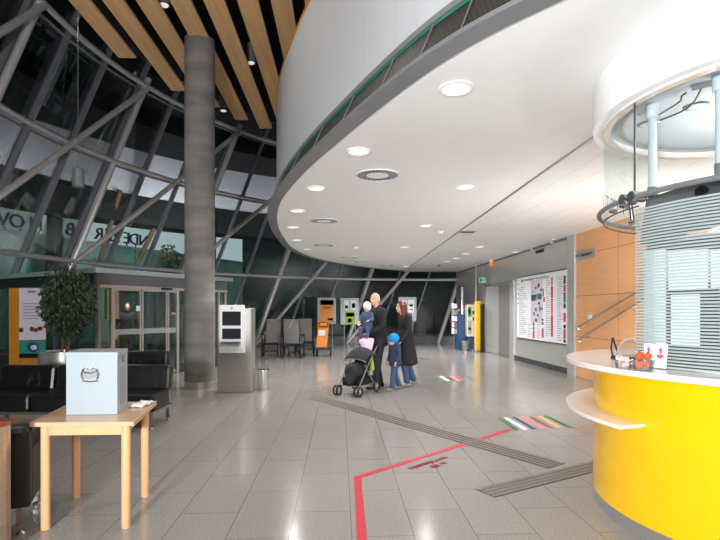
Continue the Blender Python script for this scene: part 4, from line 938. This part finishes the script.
# on the counter
CT = 1.1305
def ct(px, py): return P(px, py, CT)
p = ct(642.3,370); t = thing('candy_jar', 'clear bowl heaped with small orange pumpkins on the counter', 'bowl', p)
M().lathe([(.04,CT),(.054,CT+.004),(.06,CT+.05),(.062,CT+.06),(.06,CT+.06),(.053,CT+.008),(.0,CT+.005)], p[:2], 32).build('bowl', 'acrylic', t, smooth=40)
for i, (dx,dy,dz,r) in enumerate(((-.026,-.012,.034,.026),(.026,-.014,.034,.024),(.0,.028,.034,.025),(-.026,-.008,.086,.026),(.027,-.004,.084,.026),(0,.036,.088,.024))):
    q = M(); c = Vector((p.x+dx,p.y+dy,CT+dz)); g = M().ell(c,(r,r,r*.86),24)
    for v in g.v:
        d = v-c; a = math.atan2(d.y,d.x); f = 1-.07*abs(math.cos(a*4)); v.x = c.x+d.x*f; v.y = c.y+d.y*f
    o = thing('pumpkin', 'small orange pumpkin heaped in the clear bowl', 'pumpkin', c, group='pumpkins in the bowl'); g.build('flesh', 'pumpkin', o, smooth=60); M().tube([c+Vector((0,0,r*.8)), c+Vector((.004,0,r*1.1))], .004, 6).build('stem', 'green', o)
p = ct(623.6,369); t = thing('candy_bowl', 'clear bowl of pale pink wrapped sweets on the counter', 'bowl', p)
M().lathe([(.032,CT),(.045,CT+.004),(.051,CT+.05),(.053,CT+.058),(.051,CT+.058),(.044,CT+.008),(0,CT+.005)], p[:2], 32).build('bowl', 'acrylic', t, smooth=40)
random.seed(4)
for k in range(16):
    a = random.uniform(0,2*PI); r = .03*math.sqrt(random.random()); c = Vector((p.x+r*math.cos(a),p.y+r*math.sin(a),CT+.025+.055*(k/16)))
    g = M(); R_ = Matrix.Rotation(random.uniform(0,PI),3,'Z')@Matrix.Rotation(random.uniform(-.5,.5),3,'X'); g.ell(c,(.017,.011,.01),10,R_)
    for s_ in (-1,1): g.tube([c+R_@Vector((s_*.015,0,0)), c+R_@Vector((s_*.028,0,0))], .003, 6, .011)
    o = g.build('wrapped_sweet', ('pinkcandy','paper','pinkcandy','rose')[k%4], smooth=60); tag(o, 'small twist-wrapped sweet heaped in the clear bowl', 'sweet', 'wrapped sweets in the bowl')
a, b = ct(641,367.2), ct(665,369.8); u = (b-a); un = u.normalized(); n = Vector((un.y,-un.x,0))
t = thing('leaflet_holder', 'clear holder with two white leaflets printed with red flowers', 'holder', (a+b)/2)
M().obox(a, u, -n*.06, (0,0,.004)).build('base', 'acrylic', t)
for f, h in ((0,.15),(.5,.155)):
    lf = M().obox(a+u*(f+.02)-n*.012+Vector((0,0,.006)), u*.46, -n*.006, Vector((0,0,h))-n*.02).build('leaflet', 'paper', t)
    o = a+u*(f+.24)-n*.008+Vector((0,0,.006)); q = M()
    for dx, dz, r in ((0,.115,.014),(.0,.098,.01),(-.014,.075,.012),(.014,.075,.012),(0,.072,.014)): q.ell(o+un*dx-n*(.002+.133*dz-.002)+Vector((0,0,dz)), (r,.004,r), 10)
    q.build('printed_flower', 'crimson', lf, smooth=60)
    q = M()
    for k in range(6): q.obox(o+un*(-.03+.011*k)-n*.001+Vector((0,0,.012)), un*.003, n*.002, Vector((0,0,.045))-n*.006)
    q.build('print_lines', 'greyprint', lf)
p = ct(631.5,362.5); t = thing('display_dome', 'clear acrylic half-round display behind the sweets', 'display', p)
q = M(); pts = [(p.x-.11+0*k, 0) for k in range(1)]; dirn = un
ring = [(p+dirn*(.125*math.cos(PI*k/18))+Vector((0,0,.004+.17*math.sin(PI*k/18)))) for k in range(19)]
q.add([*ring, *[v-n*.006 for v in ring]], [tuple(range(19)), tuple(range(37,18,-1))]+[(k,k+1,20+k,19+k) for k in range(18)]+[(18,0,19,37)]); q.build('panel', 'acrylic', t)
M().tube(ring, .004, 6).build('rim', 'frost', t); M().obox(p-dirn*.13-n*.0, dirn*.26, -n*.05, (0,0,.005)).build('base', 'acrylic', t)
p = ct(614.6,359.5); t = thing('card_stand', 'black loop-shaped stand at the left on the counter', 'stand', p)
M().obox(p+Vector((-.022,-.02,0)), (.045,0,0), (0,.04,0), (0,0,.03)).build('base', 'black_metal', t, bevel=.005)
M().tube(spline([tuple(p+Vector(v)) for v in ((-.012,0,.028),(-.026,0,.08),(-.022,0,.12),(-.014,0,.165),(.0,0,.12),(.018,0,.07),(.014,0,.028))], 6), .0065, 8).build('loop', 'black_metal', t, smooth=50)
o = M().obox(ct(700,371)+Vector((0,0,.0)), (.07,-.2,0), (-.03,-.01,0), (0,0,.002)).build('card', 'paper'); tag(o, 'thin white card lying on the counter near the right edge', 'card')
# ================================================================== PEOPLE
def person(label, loc, face, H, pose, clothes, hair=None, hat=None, female=False, child=False, face_turn=0.0, vox=.011):
    """local frame: x forward, y to the person's left, z up; unit body 1.8 tall scaled to H"""
    t = thing('person', label, 'person', loc, math.atan2(face[1], face[0])); S = H/1.8
    V = lambda p: Vector(p)*S
    hs = 1.3 if child else 1.0
    sw = .155 if female else .19; 
    J = dict(pel=(0,0,.95), sp=(0,0,1.12), ch=(.0,0,1.32), nk=(.0,0,1.5), hd=(.03,0,1.655),
             sl=(0,sw,1.43), sr=(0,-sw,1.43), hl=(0,.09,.92), hr=(0,-.09,.92))
    J.update(pose)
    # body
    b = M(); R = lambda r: r*S*(1.22 if child else 1)
    hd = V(J['hd']); TR = Matrix.Rotation(face_turn, 3, 'Z')
    b.ell(hd, (R(.098)*hs, R(.076)*hs, R(.122)*hs), 18); b.ell(hd+TR@V((.04*hs,0,-.055*hs)), (R(.06)*hs,R(.052)*hs,R(.06)*hs), 14)
    b.cap(hd+TR@V((.094*hs,0,.005)), hd+TR@V((.112*hs,0,-.022*hs)), R(.011), R(.016))
    for s in (-1,1): b.ell(hd+TR@V((-.005,s*.078*hs,-.01)), (R(.022),R(.012),R(.034)), 10)
    b.cap(V(J['nk'])+V((-.01,0,-.06)), hd+V((-.015,0,-.08)), R(.058), R(.052))
    b.cap(V(J['pel']), V(J['ch']), R(.115), R(.13)); b.cap(V(J['sl']), V(J['sr']), R(.06), R(.06))
    for s in 'lr':
        b.cap(V(J['s'+s]), V(J['e'+s]), R(.052), R(.04)); b.cap(V(J['e'+s]), V(J['w'+s]), R(.04), R(.028))
        w, e = V(J['w'+s]), V(J['e'+s]); d = (w-e).normalized(); side = d.cross(Vector((0,0,1))); side = side.normalized() if side.length > .1 else Vector((0,1,0)); nn = side.cross(d).normalized()
        sg = 1 if s == 'l' else -1
        b.ell(w+d*R(.045), (R(.05),R(.04),R(.018)), 12, Matrix((d,side,nn)).transposed())
        for k, (o, L_) in enumerate(((-.03,.062),(-.01,.075),(.01,.07),(.03,.055))):
            r0 = w+d*R(.08)+side*R(o); r1 = r0+d*R(L_*.55)-nn*R(.006); r2 = r1+d*R(L_*.4)-nn*R(.022)
            b.cap(r0, r1, R(.0095), R(.009), 8); b.cap(r1, r2, R(.009), R(.0075), 8)
        th = w+d*R(.03)+side*R(.035*sg); b.cap(th, th+d*R(.035)+side*R(.03*sg)-nn*R(.012), R(.012), R(.009), 8)
        b.cap(V(J['h'+s]), V(J['k'+s]), R(.085), R(.056)); b.cap(V(J['k'+s]), V(J['a'+s]), R(.056), R(.036)); b.cap(V(J['a'+s])+V((0,0,-.03)), V(J['t'+s]), R(.034), R(.026))
    fuse(b, 'body', 'skin', t, voxel=vox*S if not child else .009)
    for s in (-1,1): M().ell(hd+TR@V((.082*hs,s*.032*hs,.012)), (R(.012),R(.014),R(.01)), 10).build('eye', 'black', t, world=False, smooth=60)
    M().ell(hd+TR@V((.086*hs,0,-.06*hs)), (R(.012),R(.024),R(.006)), 10).build('mouth', 'maroon', t, world=False, smooth=60)
    # clothes
    if 'trousers' in clothes:
        q = M()
        q.cap(V(J['pel'])+V((0,.05,0)), V(J['pel'])+V((0,-.05,0)), R(.135), R(.135)); q.cap(V(J['pel']), V(J['sp']), R(.14), R(.135))
        for s in 'lr': q.cap(V(J['h'+s]), V(J['k'+s]), R(.105), R(.077)); q.cap(V(J['k'+s]), V(J['a'+s])+V((0,0,.02)), R(.077), R(.066))
        fuse(q, 'trousers', clothes['trousers'], t, voxel=.014)
    if 'top' in clothes:
        q = M(); hem = clothes.get('hem', .86)
        q.cap(V(J['sp']), V(J['ch']), R(.15 if not female else .132), R(.165 if not female else .14)); q.ell(V(J['ch']), (R(.14),R(.2 if not female else .17),R(.2)), 16)
        q.cap(V(J['sl']), V(J['sr']), R(.078), R(.078)); q.cap(V(J['nk'])+V((-.01,0,-.05)), V(J['nk'])+V((-.01,0,.01)), R(.085), R(.075))
        for s in 'lr': q.cap(V(J['s'+s]), V(J['e'+s]), R(.078), R(.064)); q.cap(V(J['e'+s]), V(J['e'+s]).lerp(V(J['w'+s]), .93), R(.064), R(.05))
        base = V(J['pel']); fl = clothes.get('flare', .17)
        k = 16
        for i in range(k):
            f = i/(k-1); z = 1.12+(hem-1.12)*f; off = V((J['pel'][0],0,0)); q.ell(Vector((off.x-.02*f*S,off.y,z*S)), (R(.15+(fl-.14)*f), R(.185+(fl-.16)*f), R(.09)), 16)
        fuse(q, clothes.get('name', 'jacket'), clothes['top'], t, voxel=.014)
    for s in 'lr':
        q = M(); a, e = V(J['a'+s]), V(J['t'+s]); q.cap(a+V((-.05,0,-.045)), e+V((.02,0,-.005)), R(.044), R(.036)); q.cap(a, a+V((0,0,-.04)), R(.05), R(.046))
        for v in q.v: v.z = max(v.z, min(a.z,e.z)-R(.055))
        fuse(q, 'shoe', clothes.get('shoe', 'black_metal'), t, voxel=.01)
    if hair:
        q = M(); q.ell(hd+TR@V((-.022,0,.022)), (R(.108)*hs,R(.092)*hs,R(.122)*hs), 18)
        if hair[1]:
            for dx, dy in ((-.07,0),(-.05,.06),(-.05,-.06),(0,.082),(0,-.082)): q.cap(hd+TR@V((dx,dy,.02)), hd+TR@V((dx-.03,dy*1.15,-hair[1])), R(.05), R(.035))
        fuse(q, 'hair', hair[0], t, voxel=.011)
    if hat:
        q = M(); q.ell(hd+V((-.012,0,.045*hs)), (R(.125)*hs,R(.105)*hs,R(.115)*hs), 18)
        if hat[1]:
            for dy in (-1,1): q.cap(hd+V((-.03,dy*.085*hs,.02)), hd+V((-.02,dy*.085*hs,-.08)), R(.045), R(.03))
            q.cap(hd+V((-.09,0,.02)), hd+V((-.07,0,-.11)), R(.06), R(.06))
        fuse(q, 'hat', hat[0], t, voxel=.01)
        M().ell(hd+V((-.02,0,.165*hs)), (R(.02),R(.02),R(.016)), 10).build('hat_tip', hat[0], t, world=False, smooth=60)
    return t
zM = 9.75; pm = Vector((Q(377.5,0,zM).x, zM, 0))
person('bald man in a dark jacket carrying a baby and pushing a stroller', pm, (-.86,-.5), 1.87,
       dict(kl=(.06,.1,.5), kr=(-.02,-.1,.5), al=(.1,.1,.085), ar=(-.12,-.1,.085), tl=(.27,.12,.045), tr=(.05,-.11,.045), hd=(.05,0,1.665),
            el=(.06,.27,1.16), wl=(.3,.16,1.05), er=(.08,-.28,1.2), wr=(.3,-.1,1.2)),
       dict(trousers='darkcloth', top='blackcloth', hem=.84, shoe='black_metal'), face_turn=.35)
zW = 9.98; pw = Vector((Q(405.5,0,zW).x, zW, 0))
person('woman with long red hair in a long black coat and jeans', pw, (-.95,-.3), 1.74,
       dict(kl=(.07,.08,.5), kr=(-.06,-.09,.5), al=(.0,.09,.085), ar=(-.22,-.09,.1), tl=(.18,.1,.045), tr=(-.06,-.1,.045), hd=(.1,0,1.63), nk=(.03,0,1.48),
            el=(.02,.24,1.15), wl=(.2,.24,.94), er=(.0,-.23,1.15), wr=(.1,-.2,.92)),
       dict(trousers='denim', top='blackcloth', hem=.5, flare=.235, name='coat', fill=1, shoe='shoe'), hair=('hair', .26), female=True, face_turn=.1)
zC = 9.52; pc = Vector((Q(395,0,zC).x, zC, 0))
person('small child in a bright blue hat and denim suit walking beside the woman', pc, (-.9,-.45), 1.06,
       dict(kl=(.12,.1,.5), kr=(-.06,-.1,.5), al=(.16,.1,.09), ar=(-.22,-.1,.11), tl=(.36,.12,.045), tr=(-.04,-.1,.05), hd=(.06,0,1.6), nk=(.02,0,1.42),
            el=(.02,.29,1.15), wl=(.12,.3,.95), er=(.0,-.28,1.15), wr=(.1,-.27,.93)),
       dict(trousers='denim', top='denim_dark', hem=.84, shoe='greyfabric'), hat=('bluehat', 0), child=True)
# baby sits on the man's forearm
bp = pm+Vector((-.2,-.21,.87)); zB = bp.y
person('baby in a white hat and denim on the bald man\'s arm', bp, (-.4,-.9), .86,
       dict(pel=(0,0,.7), sp=(0,0,.85), ch=(0,0,1.08), nk=(0,0,1.26), hd=(.04,0,1.46), sl=(0,.17,1.2), sr=(0,-.17,1.2), hl=(0,.1,.66), hr=(0,-.1,.66),
            kl=(.3,.14,.62), kr=(.3,-.14,.6), al=(.36,.15,.3), ar=(.34,-.15,.26), tl=(.5,.16,.26), tr=(.48,-.16,.22), el=(.1,.26,.98), wl=(.3,.2,.95), er=(.08,-.27,.98), wr=(.26,-.22,.92)),
       dict(trousers='denim', top='denim', hem=.76, flare=.16, shoe='redcloth'), hat=('whitecloth', 1), child=True)

# stroller
SC = .86
sl = thing('stroller', 'black and grey stroller pushed by the bald man', 'stroller', (Q(358,0,9.12).x, 9.12, 0), math.atan2(-.87,-.5)); sl.scale = (SC, SC, SC)
q = M()
for y in (-.24,.24):
    q.tube([(.42,y,.13),(.05,y,.55),(-.45,y*.95,1.0)], .014, 10); q.tube([(-.32,y,.13),(.12,y,.62)], .014, 10); q.tube([(-.36,y,.14),(.38,y,.2)], .011, 8)
q.tube([(-.32,-.24,.14),(-.32,.24,.14)], .012, 8); q.tube([(.36,-.24,.2),(.36,.24,.2)], .012, 8); q.build('frame', 'mid_grey', sl, world=False, smooth=50)
M().tube(spline([(-.43,-.228,.98),(-.5,-.2,1.04),(-.52,0,1.06),(-.5,.2,1.04),(-.43,.228,.98)], 6), .02, 10).build('push_handle', 'rubber', sl, world=False, smooth=50)
q = M()
for x, ys, r in ((.42,(-.29,-.21,.21,.29),.09),(-.34,(-.27,.27),.115)):
    for y in ys:
        w = M().tube([(x+r*math.cos(k*PI/10), y, r+.018+r*math.sin(k*PI/10)) for k in range(20)], .018, 8, closed=True).build('wheel', 'rubber', sl, world=False, smooth=50)
        h = M(); h.tube([(x,y-.014,r+.018),(x,y+.014,r+.018)], r*.35, 14)
        for k in range(6): h.tube([(x,y,r+.018),(x+r*.9*math.cos(k*PI/3),y,r+.018+r*.9*math.sin(k*PI/3))], .006, 5)
        h.build('hub', 'greyprint', w, world=False)
for y in (-.25,.25): M().tube([(.42,y*.84,.11),(.42,y*1.16,.11)], .012, 8).build('axle', 'mid_grey', sl, world=False)
q = M(); q.cap((.2,0,.48),(-.12,0,.5),.19,.2); q.cap((-.12,0,.5),(-.3,0,.82),.19,.17); q.cap((.2,0,.46),(.38,0,.3),.15,.1); fuse(q, 'seat', 'blackcloth', sl, .016)
q = M(); n = 12
vs = []; 
for i in range(n+1):
    a = math.radians(20+130*i/n)
    for j in range(n+1):
        b = math.radians(-78+156*j/n); vs.append((-.16+.36*math.cos(a)*math.cos(b*.35), .27*math.sin(b)/math.sin(math.radians(78)), .62+.36*math.sin(a)*(.35+.65*math.cos(b))))
q.add(vs, [(i*(n+1)+j,i*(n+1)+j+1,(i+1)*(n+1)+j+1,(i+1)*(n+1)+j) for i in range(n) for j in range(n)])
o = q.build('canopy', 'darkcloth', sl, world=False, smooth=60); o.modifiers.new('s','SOLIDIFY').thickness = .012
M().tube([tuple(v) for v in vs[:n+1]], .011, 8).build('canopy_bow', 'mid_grey', o, world=False, smooth=50)
q = M(); q.cap((-.3,-.12,.86),(-.3,.12,.86),.06,.06); q.cap((-.33,-.17,.5),(-.33,.17,.5),.05,.05); q.cap((-.33,-.17,.5),(-.3,-.12,.86),.05,.05); q.cap((-.33,.17,.5),(-.3,.12,.86),.05,.05); fuse(q, 'seat_lining', 'lime', sl, .014)
q = M(); q.add([(x,y,z) for x in (-.3,.3) for y in (-.2,.2) for z in (.2,.36)], [(0,1,3,2),(4,6,7,5),(0,4,5,1),(2,3,7,6),(0,2,6,4)]); o = q.build('basket', 'black_metal', sl, world=False); o.modifiers.new('s','SOLIDIFY').thickness = .01
q = M(); pk = Vector((Q(367,0,9.34).x, 9.34, -.05)); 
q.cap(pk+Vector((-.1,-.05,.98)), pk+Vector((.09,0,1.0)), .055, .05); q.cap(pk+Vector((-.06,-.08,.97)), pk+Vector((-.01,-.12,.72)), .075, .05); q.cap(pk+Vector((.06,-.04,.98)), pk+Vector((.03,-.1,.78)), .07, .05)
o = fuse(q, 'blanket', 'pink', None, .014); tag(o, 'pale pink fleece blanket hung over the stroller handle', 'blanket')
# someone walking outside the doors
po = Vector((-.466*13.2, 13.2, 0))
person('dim figure in dark clothes seen through the entrance doors', po, (.5,-.8), 1.75,
       dict(kl=(.12,.1,.5), kr=(-.06,-.1,.5), al=(.16,.1,.085), ar=(-.2,-.1,.1), tl=(.33,.12,.045), tr=(-.04,-.1,.05), el=(.06,.28,1.16), wl=(.24,.3,1.0), er=(-.05,-.28,1.15), wr=(.05,-.28,.92)),
       dict(trousers='darkcloth', top='maroon' if False else 'blackcloth', hem=.8, shoe='black_metal'), hair=('black', 0))

# ================================================================== CAMERA, LIGHT
cam = bpy.data.cameras.new('camera'); co = bpy.data.objects.new('camera', cam); COL.objects.link(co)
co.location = (0, 0, EYE); co.rotation_euler = (PI/2, 0, 0); cam.sensor_width = 36; cam.lens = 25; cam.shift_y = (HZ-270)/720; cam.clip_end = 200
bpy.context.scene.camera = co
def lamp(name, kind, loc, aim, watts, color=(1,1,1), size=.5, spot=1.2, blend=.6):
    l = bpy.data.lights.new(name, kind); l.energy = watts; l.color = color
    if kind == 'AREA': l.shape = 'DISK'; l.size = size
    else: l.shadow_soft_size = size
    if kind == 'SPOT': l.spot_size = spot; l.spot_blend = blend
    o = bpy.data.objects.new(name, l); COL.objects.link(o); o.location = loc
    d = Vector(aim)-Vector(loc); o.rotation_euler = d.to_track_quat('-Z', 'Y').to_euler(); return o
lamp('bounce_flash', 'AREA', (-1.6,-2.2,1.5), (.3,5,5.2), 600, (.95,.98,1), .5)
lamp('direct_flash', 'AREA', (-.15,-.2,1.85), (-.8,9,1.4), 50, (1,.985,.97), .3)
for k_, (px, py, _) in enumerate(dl):
    p = P(px, py, 3.24); lamp('downlight_lamp', 'SPOT', p, p-Vector((0,0,1)), 80 if k_ < 4 else 220, (1,.985,.97), .1, 2.5, .8)
for px, py in ((480,246.6),(466,253.6),(456.5,258.2),(447,261.5),(406,266.5),(372,262.5)):
    p = P(px, py, 3.2); lamp('strip_lamp', 'SPOT', p, p-Vector((0,0,1)), 110 if px > 450 else 360, (1,.985,.97), .1, 2.5, .8)
lamp('metal_ceiling_fill', 'AREA', (4.3,6.4,1.0), (3.9,12,3.6), 105, (1,.98,.95), 1.0)  # added uplight hidden behind the desk, brightens metal ceiling and wood wall
lamp('vestibule_fill', 'SPOT', (A+B)/2+an*1.6+Vector((0,0,2.28)), (A+B)/2+an*1.0, 90, (.95,1,.97), .1, 2.6, .8)  # added fill with no fitting, lifts the vestibule interior
lamp('desk_bounce_fill', 'AREA', (3.0,3.6,2.3), (3.0,3.6,3), 14, (1,.99,.97), .4)  # added upward fill imitating bounce onto the canopy's inner ceiling
lamp('desk_lamp', 'AREA', (2.7,3.5,2.9), (2.7,3.4,1), 25, (1,.98,.95), .5)
for x, y in ((-2.2,6),(-4.4,5),(-5.2,8.5),(-2.4,12.5),(-4.2,11.6),(-2.5,2)):
    lamp('board_ceiling_lamp', 'SPOT', (x,y,6.7), (x,y,0), 110, (1,.96,.9), .15, 2.2, .8)
for a in (182, 160, 138, 116):  # unseen lamps added outside to brighten the canopy fascia and green facade
    s = G(a, 4.5, 1.6); e = Vector((3.6+17*math.cos(math.radians(a)), 11.2+17*math.sin(math.radians(a)), 7.6)); lamp('forecourt_fill', 'AREA', s, e, 150, (1,.97,1), .8)
    lamp('forecourt_fill', 'AREA', s+Vector((0,0,1)), Vector((e.x*1.2, e.y*1.1, 2)), 260 if a > 130 else 60, (.9,1,.98), .8)
w = bpy.data.worlds.new('world'); bpy.context.scene.world = w; w.use_nodes = True
bg = w.node_tree.nodes['Background']; bg.inputs['Color'].default_value = (.62,.8,.82,1); bg.inputs['Strength'].default_value = .95
vs = bpy.context.scene.view_settings; vs.view_transform = 'Standard'; vs.look = 'None'; vs.exposure = .08; vs.gamma = 1; vs.use_curve_mapping = False
